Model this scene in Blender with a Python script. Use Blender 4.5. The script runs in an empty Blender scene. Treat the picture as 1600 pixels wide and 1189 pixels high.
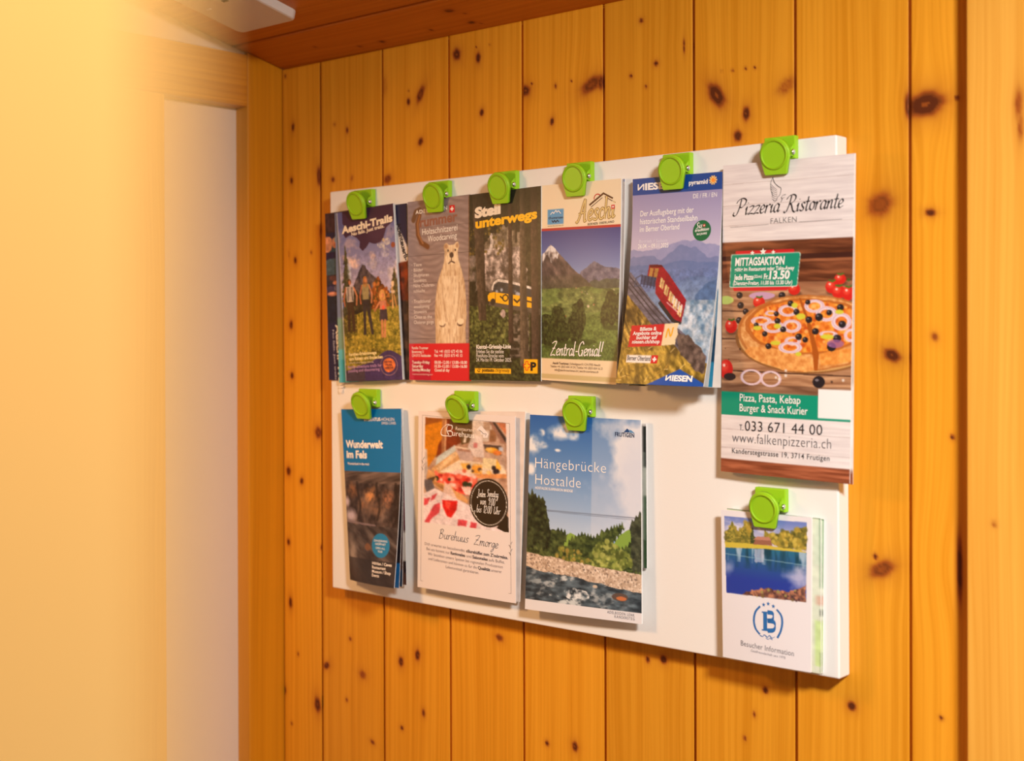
import bpy, math, random
import numpy as np

scene = bpy.context.scene
COL = scene.collection

# ------------------------------------------------------------------ camera
cam_data = bpy.data.cameras.new('camera')
cam = bpy.data.objects.new('camera', cam_data)
COL.objects.link(cam)
from mathutils import Matrix, Vector
_F = Vector((-0.65696925, 0.75390305, -0.0046458))
_R = Vector((0.75391679, 0.6569639, -0.0028114))
_U = Vector((-9.32596e-04, 5.34955e-03, 0.99998526))
CAM = Vector((1.39703, -1.13580, 1.57251))
cam.matrix_world = Matrix(((_R.x, _U.x, -_F.x, CAM.x), (_R.y, _U.y, -_F.y, CAM.y),
                           (_R.z, _U.z, -_F.z, CAM.z), (0, 0, 0, 1)))
cam_data.sensor_width = 36.0
cam_data.lens = 2074.93 / 1600 * 36.0
cam_data.shift_y = (527.11 - 594.5) / 1600
cam_data.clip_start = 0.01
cam_data.dof.use_dof = True
cam_data.dof.focus_distance = 1.40
cam_data.dof.aperture_fstop = 4.7
scene.camera = cam

# ------------------------------------------------------------------ world, lamps, exposure
scene.view_settings.view_transform = 'Standard'
scene.view_settings.look = 'None'
scene.view_settings.gamma = 1
scene.view_settings.exposure = 0.0
world = bpy.data.worlds.new('world')
scene.world = world
world.use_nodes = True
_bg = world.node_tree.nodes['Background']
_bg.inputs[0].default_value = (1.0, 0.78, 0.58, 1)
_bg.inputs[1].default_value = 0.24


def lamp(name, kind, loc, target, power, color, size=0.2, **kw):
    d = bpy.data.lights.new(name, kind)
    d.energy = power
    d.color = color
    if kind == 'AREA':
        d.shape = 'DISK'
        d.size = size
    else:
        d.shadow_soft_size = size
    for k, v in kw.items():
        setattr(d, k, v)
    o = bpy.data.objects.new(name, d)
    COL.objects.link(o)
    o.location = loc
    o.rotation_euler = (Vector(target) - Vector(loc)).to_track_quat('-Z', 'Y').to_euler()
    return o


# neutral ceiling lamp to the right of the photographer
lamp('ceiling_lamp', 'AREA', (1.70, -0.84, 2.08), (0.80, 0.0, 0.95), 14.8, (1.0, 0.94, 0.875), 0.20, spread=math.radians(112))
# warm wall lamp on the left wall, this side of the frame
lamp('warm_wall_lamp', 'AREA', (0.12, -0.60, 1.72), (0.42, 0.0, 1.15), 1.45, (1.0, 0.53, 0.20), 0.12, spread=math.radians(120))
# added warm spot, no fixture, brightening the door post next to the photographer
lamp('post_fill_spot', 'SPOT', (1.395, -1.096, 1.655), (1.329, -1.094, 1.58), 0.52, (1.0, 0.77, 0.47), 0.02,
     spot_size=math.radians(75), spot_blend=0.6)

# ------------------------------------------------------------------ helpers


def lin(c):
    c = np.asarray(c, float) / 255.0
    return np.where(c <= 0.04045, c / 12.92, ((c + 0.055) / 1.055) ** 2.4)


def tag(o, label=None, cat=None, group=None, kind=None):
    if label:
        o['label'] = label
    if cat:
        o['category'] = cat
    if group:
        o['group'] = group
    if kind:
        o['kind'] = kind
    return o


def link(name, mesh, mats=(), parent=None, smooth=False):
    o = bpy.data.objects.new(name, mesh)
    COL.objects.link(o)
    for m in (mats if isinstance(mats, (list, tuple)) else [mats]):
        mesh.materials.append(m)
    if parent is not None:
        o.parent = parent
        o.matrix_parent_inverse = Matrix.Translation(-parent.location)
    if smooth:
        mesh.polygons.foreach_set('use_smooth', np.ones(len(mesh.polygons), bool))
    return o


def empty(name, loc):
    o = bpy.data.objects.new(name, None)
    o.empty_display_size = 0.01
    COL.objects.link(o)
    o.location = loc
    return o


def mesh_np(name, V, faces):
    me = bpy.data.meshes.new(name)
    me.from_pydata([tuple(v) for v in V], [], [tuple(f) for f in faces])
    me.update()
    return me


def grid_mesh(name, P):
    """P: (nv+1, nu+1, 3) points, row 0 at the top; faces look towards -Y."""
    nv, nu = P.shape[0] - 1, P.shape[1] - 1
    me = bpy.data.meshes.new(name)
    me.vertices.add(P.shape[0] * P.shape[1])
    me.vertices.foreach_set('co', P.reshape(-1).astype(np.float32))
    i = np.arange(nv)[:, None] * (nu + 1) + np.arange(nu)[None, :]
    q = np.stack([i, i + nu + 1, i + nu + 2, i + 1], -1).reshape(-1)
    me.loops.add(len(q))
    me.loops.foreach_set('vertex_index', q.astype(np.int32))
    me.polygons.add(nv * nu)
    me.polygons.foreach_set('loop_start', np.arange(0, len(q), 4, dtype=np.int32))
    me.update(calc_edges=True)
    me.validate()
    me.polygons.foreach_set('use_smooth', np.ones(nv * nu, bool))
    return me


def box_mesh(name, x0, x1, y0, y1, z0, z1, bevel=0.0, seg=2):
    import bmesh
    bm = bmesh.new()
    bmesh.ops.create_cube(bm, size=1)
    for v in bm.verts:
        v.co = Vector((x0 if v.co.x < 0 else x1, y0 if v.co.y < 0 else y1, z0 if v.co.z < 0 else z1))
    if bevel:
        bmesh.ops.bevel(bm, geom=bm.edges[:], offset=bevel, segments=seg, affect='EDGES', profile=0.5)
    me = bpy.data.meshes.new(name)
    bm.to_mesh(me)
    bm.free()
    return me


# ------------------------------------------------------------------ materials


def principled(name, color, rough=0.5, spec=0.5, metal=0.0):
    m = bpy.data.materials.new(name)
    m.use_nodes = True
    b = m.node_tree.nodes['Principled BSDF']
    b.inputs['Base Color'].default_value = (*color, 1)
    b.inputs['Roughness'].default_value = rough
    b.inputs['Metallic'].default_value = metal
    b.inputs['Specular IOR Level'].default_value = spec
    return m


def wood_material(name, axis, light, dark, knot=(0.10, 0.022, 0.006), halo=(0.36, 0.09, 0.012), rough=0.42, seed=0.0):
    """Pine: fine growth lines along `axis`, bent around the knots stored on the mesh."""
    m = bpy.data.materials.new(name)
    m.use_nodes = True
    nt = m.node_tree
    N, L = nt.nodes, nt.links
    b = N['Principled BSDF']
    tc = N.new('ShaderNodeTexCoord')
    sep = N.new('ShaderNodeSeparateXYZ')
    L.new(tc.outputs['Object'], sep.inputs[0])
    others = [a for a in 'XYZ' if a != axis]

    def math_(op, a, b_):
        n = N.new('ShaderNodeMath')
        n.operation = op
        for i, v in enumerate((a, b_)):
            if isinstance(v, (int, float)):
                n.inputs[i].default_value = v
            else:
                L.new(v, n.inputs[i])
        return n.outputs[0]

    def attr(nm):
        n = N.new('ShaderNodeAttribute')
        n.attribute_name = nm
        return n.outputs['Fac']
    across = math_('ADD', sep.outputs[others[0]], sep.outputs[others[1]])
    along = sep.outputs[axis]
    warp, kn, plank = attr('warp'), attr('knot'), attr('plank')
    # slow waviness of the growth lines
    cw = N.new('ShaderNodeCombineXYZ')
    L.new(math_('MULTIPLY', across, 9.0), cw.inputs[0])
    L.new(math_('MULTIPLY', along, 1.6), cw.inputs[1])
    L.new(math_('ADD', math_('MULTIPLY', plank, 37.0), seed), cw.inputs[2])
    nw = N.new('ShaderNodeTexNoise')
    nw.inputs['Scale'].default_value = 1.0
    nw.inputs['Detail'].default_value = 2.0
    L.new(cw.outputs[0], nw.inputs['Vector'])
    wob = math_('MULTIPLY', math_('SUBTRACT', nw.outputs['Fac'], 0.5), 0.022)
    a2 = math_('ADD', math_('ADD', across, warp), wob)

    def streak(freq, along_freq, detail, off):
        c = N.new('ShaderNodeCombineXYZ')
        L.new(math_('MULTIPLY', a2, freq), c.inputs[0])
        L.new(math_('MULTIPLY', along, along_freq), c.inputs[1])
        L.new(math_('ADD', math_('MULTIPLY', plank, 53.0), off + seed), c.inputs[2])
        n = N.new('ShaderNodeTexNoise')
        n.inputs['Scale'].default_value = 1.0
        n.inputs['Detail'].default_value = detail
        L.new(c.outputs[0], n.inputs['Vector'])
        return n.outputs['Fac']
    s1 = streak(260.0, 2.0, 3.0, 1.3)
    s2 = streak(45.0, 0.9, 2.0, 7.7)
    s3 = streak(900.0, 14.0, 1.0, 3.1)
    g = math_('ADD', math_('MULTIPLY', s1, 0.60), math_('ADD', math_('MULTIPLY', s2, 0.28), math_('MULTIPLY', s3, 0.12)))
    ramp = N.new('ShaderNodeValToRGB')
    ramp.color_ramp.elements[0].position = 0.34
    ramp.color_ramp.elements[0].color = (*dark, 1)
    ramp.color_ramp.elements[1].position = 0.60
    ramp.color_ramp.elements[1].color = (*light, 1)
    L.new(g, ramp.inputs[0])
    # plank to plank tone
    hsv = N.new('ShaderNodeHueSaturation')
    L.new(ramp.outputs[0], hsv.inputs['Color'])
    tone = streak(0.0, 0.0, 0.0, 11.0)
    L.new(math_('ADD', math_('MULTIPLY', tone, 0.5), 0.75), hsv.inputs['Value'])
    # knots
    kr = N.new('ShaderNodeValToRGB')
    e = kr.color_ramp.elements
    e[0].position = 0.0
    e[0].color = (0, 0, 0, 1)
    e[1].position = 0.45
    e[1].color = (1, 1, 1, 1)
    L.new(kn, kr.inputs[0])
    mx = N.new('ShaderNodeMix')
    mx.data_type = 'RGBA'
    L.new(kr.outputs[0], mx.inputs['Factor'])
    L.new(hsv.outputs[0], mx.inputs['A'])
    mx.inputs['B'].default_value = (*halo, 1)
    kr2 = N.new('ShaderNodeValToRGB')
    e = kr2.color_ramp.elements
    e[0].position = 0.42
    e[0].color = (0, 0, 0, 1)
    e[1].position = 0.80
    e[1].color = (1, 1, 1, 1)
    L.new(kn, kr2.inputs[0])
    mx2 = N.new('ShaderNodeMix')
    mx2.data_type = 'RGBA'
    L.new(kr2.outputs[0], mx2.inputs['Factor'])
    L.new(mx.outputs['Result'], mx2.inputs['A'])
    mx2.inputs['B'].default_value = (*knot, 1)
    L.new(mx2.outputs['Result'], b.inputs['Base Color'])
    b.inputs['Roughness'].default_value = rough
    b.inputs['Specular IOR Level'].default_value = 0.22
    bump = N.new('ShaderNodeBump')
    bump.inputs['Strength'].default_value = 0.05
    bump.inputs['Distance'].default_value = 0.001
    L.new(s1, bump.inputs['Height'])
    L.new(bump.outputs[0], b.inputs['Normal'])
    return m


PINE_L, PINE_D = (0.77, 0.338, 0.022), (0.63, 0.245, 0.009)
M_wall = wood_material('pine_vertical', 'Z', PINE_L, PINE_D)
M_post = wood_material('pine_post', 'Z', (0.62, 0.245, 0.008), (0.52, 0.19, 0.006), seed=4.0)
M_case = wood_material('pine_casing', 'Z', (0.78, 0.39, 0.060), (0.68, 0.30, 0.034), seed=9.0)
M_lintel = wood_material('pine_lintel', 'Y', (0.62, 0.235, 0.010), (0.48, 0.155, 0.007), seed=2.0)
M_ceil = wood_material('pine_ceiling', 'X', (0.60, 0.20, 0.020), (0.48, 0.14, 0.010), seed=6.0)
M_near = wood_material('pine_near', 'Z', (0.80, 0.52, 0.20), (0.76, 0.47, 0.16), seed=12.0)


def plaster(name, col, rough=0.8):
    m = principled(name, col, rough, 0.3)
    nt = m.node_tree
    n = nt.nodes.new('ShaderNodeTexNoise')
    n.inputs['Scale'].default_value = 260
    bp = nt.nodes.new('ShaderNodeBump')
    bp.inputs['Strength'].default_value = 0.06
    bp.inputs['Distance'].default_value = 0.001
    nt.links.new(n.outputs['Fac'], bp.inputs['Height'])
    nt.links.new(bp.outputs[0], nt.nodes['Principled BSDF'].inputs['Normal'])
    return m


M_white = plaster('white_paint', (0.66, 0.54, 0.47))
M_plate = plaster('white_plastic', (0.70, 0.66, 0.62), 0.45)
M_slot = principled('dark_slot', (0.03, 0.02, 0.02), 0.6)
M_board = plaster('white_enamel', (0.84, 0.83, 0.81), 0.32)
M_green = plaster('green_plastic', (0.31, 0.60, 0.016), 0.35)
M_greenface = plaster('green_plastic_face', (0.28, 0.50, 0.010), 0.45)
M_steel = principled('steel', (0.75, 0.75, 0.74), 0.25, 0.5, 1.0)
M_magnet = principled('dark_magnet', (0.05, 0.05, 0.05), 0.6)
M_paper = plaster('white_paper', (0.82, 0.81, 0.80), 0.55)
M_floor = wood_material('pine_floor', 'X', (0.45, 0.2, 0.06), (0.3, 0.12, 0.03))

M_print = bpy.data.materials.new('printed_paper')
M_print.use_nodes = True
_nt = M_print.node_tree
_a = _nt.nodes.new('ShaderNodeAttribute')
_a.attribute_name = 'print'
_nt.links.new(_a.outputs['Color'], _nt.nodes['Principled BSDF'].inputs['Base Color'])
_nt.nodes['Principled BSDF'].inputs['Roughness'].default_value = 0.38
_nt.nodes['Principled BSDF'].inputs['Specular IOR Level'].default_value = 0.35

INKS = {}


def ink(c):
    c = tuple(int(v) for v in c)
    if c not in INKS:
        INKS[c] = principled('ink_%02x%02x%02x' % c, tuple(lin(c)), 0.42, 0.3)
    return INKS[c]


# ------------------------------------------------------------------ setting
CZ, SL = 1.9243, 0.235          # ceiling height at the panelled wall and its slope towards the room


def ceil_z(y):
    return CZ - SL * y


KNOTS = [(8.6, 1912.7, 2, 3, 0, 0.8), (24, 1843.3, 3, 6, 0, 1), (20.6, 1772.9, 3, 5, 0, 1), (75.9, 1774.6, 5, 16, 0, 0.8), (106.6, 1838.3, 3, 3, 0, 0.4),
         (130.4, 1828.4, 3, 5, 0, 0.7), (103.1, 1767.9, 4, 4, 0, 0.7), (139.1, 1767, 3, 5, -20, 0.4), (241.4, 1851.8, 3.5, 5, 0, 0.9), (241.5, 1865.1, 1.5, 2,
         0, 0.6), (262.1, 1858.4, 6, 14, -25, 0.8), (261.9, 1801.3, 4.5, 6, -20, 0.9), (204.5, 1760.6, 9, 6, 20, 0.7), (197.6, 1875.6, 8, 14, 0, 0.3), (356.5,
         1889.3, 4.5, 7, -10, 0.95), (322.3, 1898.1, 8, 8, 0, 0.9), (361.8, 1825.4, 3.5, 5, -15, 1), (428.2, 1842.5, 9, 7, -15, 0.9), (437.7, 1849.1, 2, 2, 0,
         0.9), (471.9, 1842.5, 2, 3, 0, 0.8), (521.9, 1837.9, 18, 10, 25, 0.75), (534.5, 1838.6, 5, 10, 0, 0.8), (466.7, 1803.9, 3, 5, -15, 1), (494.1, 1845.4,
         1.5, 1.5, 0, 0.8), (587.5, 1896.4, 3, 3, 0, 0.8), (640.6, 1862.1, 1, 9, 0, 0.9), (606, 1849.3, 3, 3, 0, 1), (574.1, 1840.3, 2, 2.5, 0, 0.9), (593.3,
         1826.9, 2, 2, 0, 0.8), (679.1, 1807.9, 10, 16, 35, 0.95), (713.3, 1785.7, 5, 8, -5, 1), (703.7, 1764.6, 5, 7, 0, 1), (757.7, 1807.4, 14, 9, 25, 0.45),
         (685.3, 1830.8, 1.5, 1.5, 0, 0.6), (697.8, 1830.2, 1.5, 1.5, 0, 0.9), (712.6, 1830.3, 1.5, 1.5, 0, 0.9), (722.9, 1829.2, 1.5, 1.5, 0, 0.9), (896.6,
         1773.8, 22, 13, 0, 1), (880.5, 1774.4, 4, 14, 0, 0.8), (925.8, 1776.2, 3, 3, 0, 0.7), (853.8, 1687.4, 18, 13, 20, 0.65), (901.5, 1677, 6, 3.5, 0, 1),
         (865.1, 1549.6, 10, 7, -15, 0.95), (905.3, 1566.5, 4, 5, 20, 0.55), (921.4, 1478.2, 2, 2.5, 0, 1), (848.5, 1365, 2.5, 3, 0, 1), (855, 1354.1, 17, 9,
         20, 0.7), (824.7, 1223.3, 5, 5, 0, 1), (910.8, 1228.5, 2, 2, 0, 1), (927.8, 1362.5, 3, 40, 0, 0.9), (15.5, 1212.6, 4, 8, 0, 1), (30.6, 1146.3, 2, 3,
         0, 0.7), (87.4, 1140.5, 7, 5, 20, 0.9), (3, 1093.8, 3, 6, 0, 0.9), (69.4, 1086.6, 7, 12, 0, 0.9), (17.1, 1051.9, 2, 2.5, 0, 0.7), (156, 1140.3, 8, 6,
         -25, 0.6), (133.2, 1182, 3, 3, 0, 0.7), (126, 1103.1, 2.5, 3, 0, 0.7), (225.3, 1167.8, 5, 6.5, 0, 1), (254, 1180.5, 5, 7, 0, 1), (226.5, 1086.6, 3, 3,
         0, 0.9), (263.9, 1112.1, 3, 6, 0, 0.8), (173.8, 1058.7, 5, 3, -20, 0.7), (386.9, 1221.4, 7, 4.5, -20, 0.75), (593.8, 1229.5, 3, 4, 0, 0.9), (613.8,
         1232.7, 5, 5, 0, 1), (457.4, 1114.5, 3, 3, 0, 1), (496.9, 1118.9, 5, 6, 0, 0.9), (27.8, 1667, 3, 5, 0, 1), (18.7, 1581.9, 3.5, 7, 0, 1), (20.2,
         1514.5, 3.5, 5, 0, 1), (60, 1676.1, 2, 3, 0, 0.6), (14.7, 1675.5, 2, 6, 0, 0.3), (79.4, 1703.8, 3, 9, 0, 0.7), (12.3, 1387.4, 4.5, 7, 0, 1), (39.2,
         1375.9, 3.5, 5, -15, 1), (72.6, 1441.4, 8, 9, 20, 0.8), (11.8, 1292.8, 3.5, 5, 0, 0.9), (78.3, 1292, 2, 4, 0, 0.8), (733.5, 1222.1, 3.5, 4, 0, 0.95),
         (721, 1196.1, 2, 3, 0, 0.8), (710.2, 1170.6, 2, 3, 0, 0.7), (353.4, 1902.4, 1.2, 1.2, 0, 0.8), (374.6, 1901.6, 1.2, 1.2, 0, 0.8)]
EDGES = [-0.0353, 0.0793, 0.1957, 0.3095, 0.4239, 0.5385, 0.6524, 0.7673, 0.8825, 0.9975, 1.1125]


def add_attr(me, name, arr):
    a = me.attributes.new(name, 'FLOAT', 'POINT')
    a.data.foreach_set('value', arr.reshape(-1).astype(np.float32))


def knot_fields(X, Z, knots):
    kn = np.zeros_like(X)
    wp = np.zeros_like(X)
    for (kx, kz, rx, rz, ang, s) in knots:
        kx, kz, rx, rz = kx / 1000, kz / 1000, rx / 1000 * 0.62, rz / 1000 * 0.62
        a = math.radians(ang)
        dx, dz = X - kx, Z - kz
        p = dx * math.cos(a) + dz * math.sin(a)
        q = -dx * math.sin(a) + dz * math.cos(a)
        big = max(rx, rz) > 0.0035
        d = (p / rx) ** 2 + (q / rz) ** 2
        if big:
            th = np.arctan2(q / rz, p / rx)
            d = d * (1 + 0.14 * np.sin(2 * th + kx * 900) + 0.10 * np.sin(5 * th + kz * 700) + 0.05 * np.sin(11 * th + kx * 300))
        kn = np.maximum(kn, s * np.clip(1.05 * np.exp(-(d / 1.3) ** 1.3) + 0.22 * np.exp(-d / 7), 0, 1))
        if big:
            kn = np.where((d < 0.10), np.minimum(kn, 0.62), kn)
            kn = kn - 0.10 * np.where(d < 1.2, 0.5 + 0.5 * np.sin(d * 11), 0)
            kn = np.clip(kn, 0, 1)
        r = max(rx, rz * 0.7)
        wp -= np.sign(dx) * np.minimum(np.abs(dx), r) * 0.9 * np.exp(-np.abs(dx) / (2.2 * r) - (dz / (3.2 * r)) ** 2) * min(1, s)
    return kn, wp


def build_back_wall():
    V, Fc, K, Wp, Pl = [], [], [], [], []
    zs = np.concatenate([[0.0], np.arange(1.02, 1.9213, 0.0022), [1.9215, 1.9218, 1.9250]])
    off = 0
    for i in range(len(EDGES) - 1):
        a, b = EDGES[i], EDGES[i + 1]
        a2 = max(a, -0.02)
        b2 = min(b, 1.06)
        prof = [(a2, 0.009), (a2 + 0.0013, 0.009), (a2 + 0.0013, 0.0002), (a2 + 0.0016, 0.0)]
        if a < 0:
            prof = [(-0.02, 0.014), (0.0018, 0.014), (0.0021, 0.0009), (0.0035, 0.0)]
            a2 = 0.0005
        n = max(2, int((b2 - a2 - 0.006) / 0.002))
        prof += [(x, 0.0) for x in np.linspace(a2 + 0.0035, b2 - 0.0035, n)]
        prof += [(b2 - 0.0016, 0.0), (b2 - 0.0014, 0.0002), (b2 - 0.0125, 0.009), (b2, 0.009)]   # edge undercut, shaped so the joint between boards stays in shade
        xs = np.array([p[0] for p in prof])
        ys = np.array([p[1] for p in prof])
        X, Z = np.meshgrid(xs, zs[::-1])
        Y = np.maximum(ys, np.where(Z > 1.92165, 0.007, 0.0))
        P = np.stack([X, Y, Z], -1)
        nv, nu = X.shape[0] - 1, X.shape[1] - 1
        idx = np.arange(nv)[:, None] * (nu + 1) + np.arange(nu)[None, :] + off
        Fc.append(np.stack([idx, idx + nu + 1, idx + nu + 2, idx + 1], -1).reshape(-1, 4))
        V.append(P.reshape(-1, 3))
        mine = [k for k in KNOTS if a * 1000 - 1 <= k[0] <= b * 1000 + 1]
        kn, wp = knot_fields(X, Z, mine)
        K.append(kn.reshape(-1))
        Wp.append(wp.reshape(-1))
        Pl.append(np.full(kn.size, (i * 0.37) % 1.0 + 0.05))
        off += X.size
    V = np.concatenate(V)
    Fc = np.concatenate(Fc)
    me = bpy.data.meshes.new('wall_back')
    me.vertices.add(len(V))
    me.vertices.foreach_set('co', V.reshape(-1).astype(np.float32))
    me.loops.add(Fc.size)
    me.loops.foreach_set('vertex_index', Fc.reshape(-1).astype(np.int32))
    me.polygons.add(len(Fc))
    me.polygons.foreach_set('loop_start', np.arange(0, Fc.size, 4, dtype=np.int32))
    me.update(calc_edges=True)
    add_attr(me, 'knot', np.concatenate(K))
    add_attr(me, 'warp', np.concatenate(Wp))
    add_attr(me, 'plank', np.concatenate(Pl))
    tag(link('wall_back', me, M_wall), kind='structure')


build_back_wall()


def build_ceiling():
    # planks run along the panelled wall; a dark gap every plank
    V, Fc, K, Pl = [], [], [], []
    CK = [(355.4, 47.2, 7, 5, 10, 1), (369, 34.9, 3, 2, 0, .7), (359.2, 13.5, 6, 4, 0, 1), (368.7, 7.4, 2, 2, 0, .7), (295.4, 15.8, 3, 3, 0, .8),
          (209, 12.8, 5, 4, 0, .9), (168.8, 12.7, 4, 3, 0, .8), (107, 33, 3, 3, 0, .7), (520, 18, 2, 2, 0, .7), (300, 130, 6, 4, 0, .8), (640, 50, 8, 5, 0, .8)]
    ys = [-0.012, 0.0745]
    while ys[-1] < 1.9:
        ys.append(ys[-1] + 0.1146)
    off = 0
    for i in range(len(ys) - 1):
        a, b = ys[i], ys[i + 1]
        pr = [(a + 0.0, 0.006), (a + 0.0013, 0.006), (a + 0.0015, 0.001), (a + 0.0035, 0)] if i else [(a, 0.0)]
        pr += [(t, 0.0) for t in np.linspace(a + 0.004, b - 0.004, 36 if i < 2 else 6)]
        pr += [(b - 0.0035, 0), (b - 0.0015, 0.001), (b - 0.0013, 0.006), (b, 0.006)]
        q = np.array([p[0] for p in pr])
        dz = np.array([p[1] for p in pr])
        xs = np.arange(-0.1, 2.41, 0.004 if i < 2 else 0.1)
        X, Q = np.meshgrid(xs, q[::-1])
        D = np.broadcast_to(dz[::-1][:, None], X.shape)
        P = np.stack([X, -Q, CZ + SL * Q + D], -1)
        nv, nu = X.shape[0] - 1, X.shape[1] - 1
        idx = np.arange(nv)[:, None] * (nu + 1) + np.arange(nu)[None, :] + off
        Fc.append(np.stack([idx, idx + 1, idx + nu + 2, idx + nu + 1], -1).reshape(-1, 4))
        V.append(P.reshape(-1, 3))
        kn, _ = knot_fields(X, Q, CK)
        K.append(kn.reshape(-1))
        Pl.append(np.full(kn.size, (i * 0.41) % 1.0))
        off += X.size
    V = np.concatenate(V)
    Fc = np.concatenate(Fc)
    me = bpy.data.meshes.new('ceiling')
    me.from_pydata(V.tolist(), [], Fc.tolist())
    add_attr(me, 'knot', np.concatenate(K))
    add_attr(me, 'plank', np.concatenate(Pl))
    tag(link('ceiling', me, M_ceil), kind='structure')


build_ceiling()


def slope_box(name, x0, x1, y0, y1, z0, mat, drop=0.0005):
    """Upright board whose top end is cut to the sloping ceiling."""
    V = [(x, y, z0) for x in (x0, x1) for y in (y0, y1)] + [(x, y, ceil_z(y) - drop) for x in (x0, x1) for y in (y0, y1)]
    Fc = [(0, 1, 3, 2), (4, 6, 7, 5), (0, 4, 5, 1), (2, 3, 7, 6), (0, 2, 6, 4), (1, 5, 7, 3)]
    o = link(name, mesh_np(name, V, Fc), mat)
    bv = o.modifiers.new('bevel', 'BEVEL')
    bv.width = 0.0015
    bv.segments = 2
    return tag(o, kind='structure')


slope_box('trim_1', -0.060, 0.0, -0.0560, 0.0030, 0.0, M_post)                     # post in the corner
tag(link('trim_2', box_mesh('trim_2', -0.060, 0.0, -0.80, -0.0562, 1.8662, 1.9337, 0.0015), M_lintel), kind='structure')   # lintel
tag(link('trim_3', box_mesh('trim_3', -0.060, 0.0, -0.80, -0.183, 0.0, 1.8660, 0.0015), M_case), kind='structure')         # left jamb
tag(link('door_1', box_mesh('door_1', -0.058, -0.024, -0.1828, -0.0562, 0.0, 1.8660), M_white), kind='structure')          # white leaf between the posts
slope_box('wall_left', -0.10, -0.004, -1.9, -0.0563, 1.9339, M_white)               # plaster above the lintel
slope_box('wall_left.001', -0.10, 0.0, -1.9, -0.8002, 0.0, M_white)


def build_casing():
    xs = [0.9422, 0.9422, 0.9426] + list(np.linspace(0.9434, 1.0608, 60)) + [1.0616, 1.062, 1.062]
    ys = [-0.0001, -0.0188, -0.0196] + [-0.02] * 60 + [-0.0196, -0.0188, -0.0001]
    zs = np.concatenate([[0.0], np.arange(1.02, 1.926, 0.003), [1.9265]])[::-1]
    X, Z = np.meshgrid(xs, zs)
    me = grid_mesh('trim_4', np.stack([X, np.broadcast_to(ys, X.shape), Z], -1))
    kn, wp = knot_fields(X, Z, [(987, 1762, 4.5, 15, 0, .55), (988.5, 1742, 3, 16, 0, .5), (966, 1408, 2.5, 2.5, 0, .5)])
    add_attr(me, 'knot', kn)
    add_attr(me, 'warp', wp)
    tag(link('trim_4', me, M_case), kind='structure')


build_casing()     # casing on the right
tag(link('floor', box_mesh('floor', -0.1, 2.4, -1.9, 0.01, -0.02, 0.0), M_floor), kind='structure')


def near_post():
    o = link('door_post', box_mesh('door_post', 1.214, 1.3296, -1.25, -1.0885, 0.0, 2.16, 0.0008), M_near)
    tag(o, 'pale wooden door post very close to the camera, blurred along the left edge', 'post')


near_post()


def ceiling_plate():
    import bmesh
    L_, Wd, T, R_ = 0.170, 0.108, 0.011, 0.010
    root = empty('ceiling_fixture', (0.120, -0.197, ceil_z(-0.197)))
    tag(root, 'white plastic cover plate with rounded corners fixed to the wooden ceiling', 'ceiling fixture')
    sl = math.atan(SL)
    rot = Matrix.Rotation(-sl, 4, 'X')

    def outline(hw, hl, r, n=8):
        pts = []
        for cx, cy, a0 in ((hw - r, hl - r, 0), (-hw + r, hl - r, 90), (-hw + r, -hl + r, 180), (hw - r, -hl + r, 270)):
            for k in range(n + 1):
                a = math.radians(a0 + 90 * k / n)
                pts.append((cx + r * math.cos(a), cy + r * math.sin(a)))
        return pts
    rings = [(0, 0, 0.0), (0, 0, -T + 0.003), (-0.0009, -0.0009, -T + 0.0009), (-0.003, -0.003, -T)]
    V, Fc = [], []
    n = None
    for dx, dy, z in rings:
        p = outline(Wd / 2 + dx, L_ / 2 + dy, R_ + dx)
        n = len(p)
        V += [(a, b, z) for a, b in p]
    for r in range(len(rings) - 1):
        for k in range(n):
            Fc.append((r * n + k, (r + 1) * n + k, (r + 1) * n + (k + 1) % n, r * n + (k + 1) % n))
    Fc.append(tuple(range(3 * n, 4 * n))[::-1])
    Fc.append(tuple(range(0, n)))
    V = [tuple(rot @ Vector(v) + root.location) for v in V]
    link('cover', mesh_np('cover', V, Fc), M_plate, root)
    for k, (cx, cy, w, h, mt) in enumerate([(0.012, 0.010, 0.010, 0.004, M_slot), (-0.030, 0.018, 0.008, 0.0025, M_paper)]):
        V = [tuple(rot @ Vector((cx + sx * w / 2, cy + sy * h / 2, -T - 0.0004 - zz)) + root.location) for zz in (0, 0.0004) for sx, sy in ((-1, -1), (1, -1), (1, 1), (-1, 1))]
        link('slot' if k == 0 else 'indicator', mesh_np('slot', V, [(0, 1, 2, 3), (4, 7, 6, 5), (0, 4, 5, 1), (1, 5, 6, 2), (2, 6, 7, 3), (3, 7, 4, 0)]), mt, root)


ceiling_plate()

# ------------------------------------------------------------------ the board
BX, BZ, BW, BH, BROT = 0.47213, 1.50052, 0.70, 0.50, 0.0041


def build_board():
    me = box_mesh('magnetic_board', -BW / 2, BW / 2, -0.0210, -0.0004, -BH / 2, BH / 2, 0.0016, 3)
    o = link('magnetic_board', me, M_board, None, True)
    o.location = (BX, 0, BZ)
    o.rotation_euler = (0, -BROT, 0)
    o.data.polygons.foreach_set('use_smooth', np.zeros(len(o.data.polygons), bool))
    tag(o, 'large white magnetic board hung on the pine panelled wall', 'board')


build_board()


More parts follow.
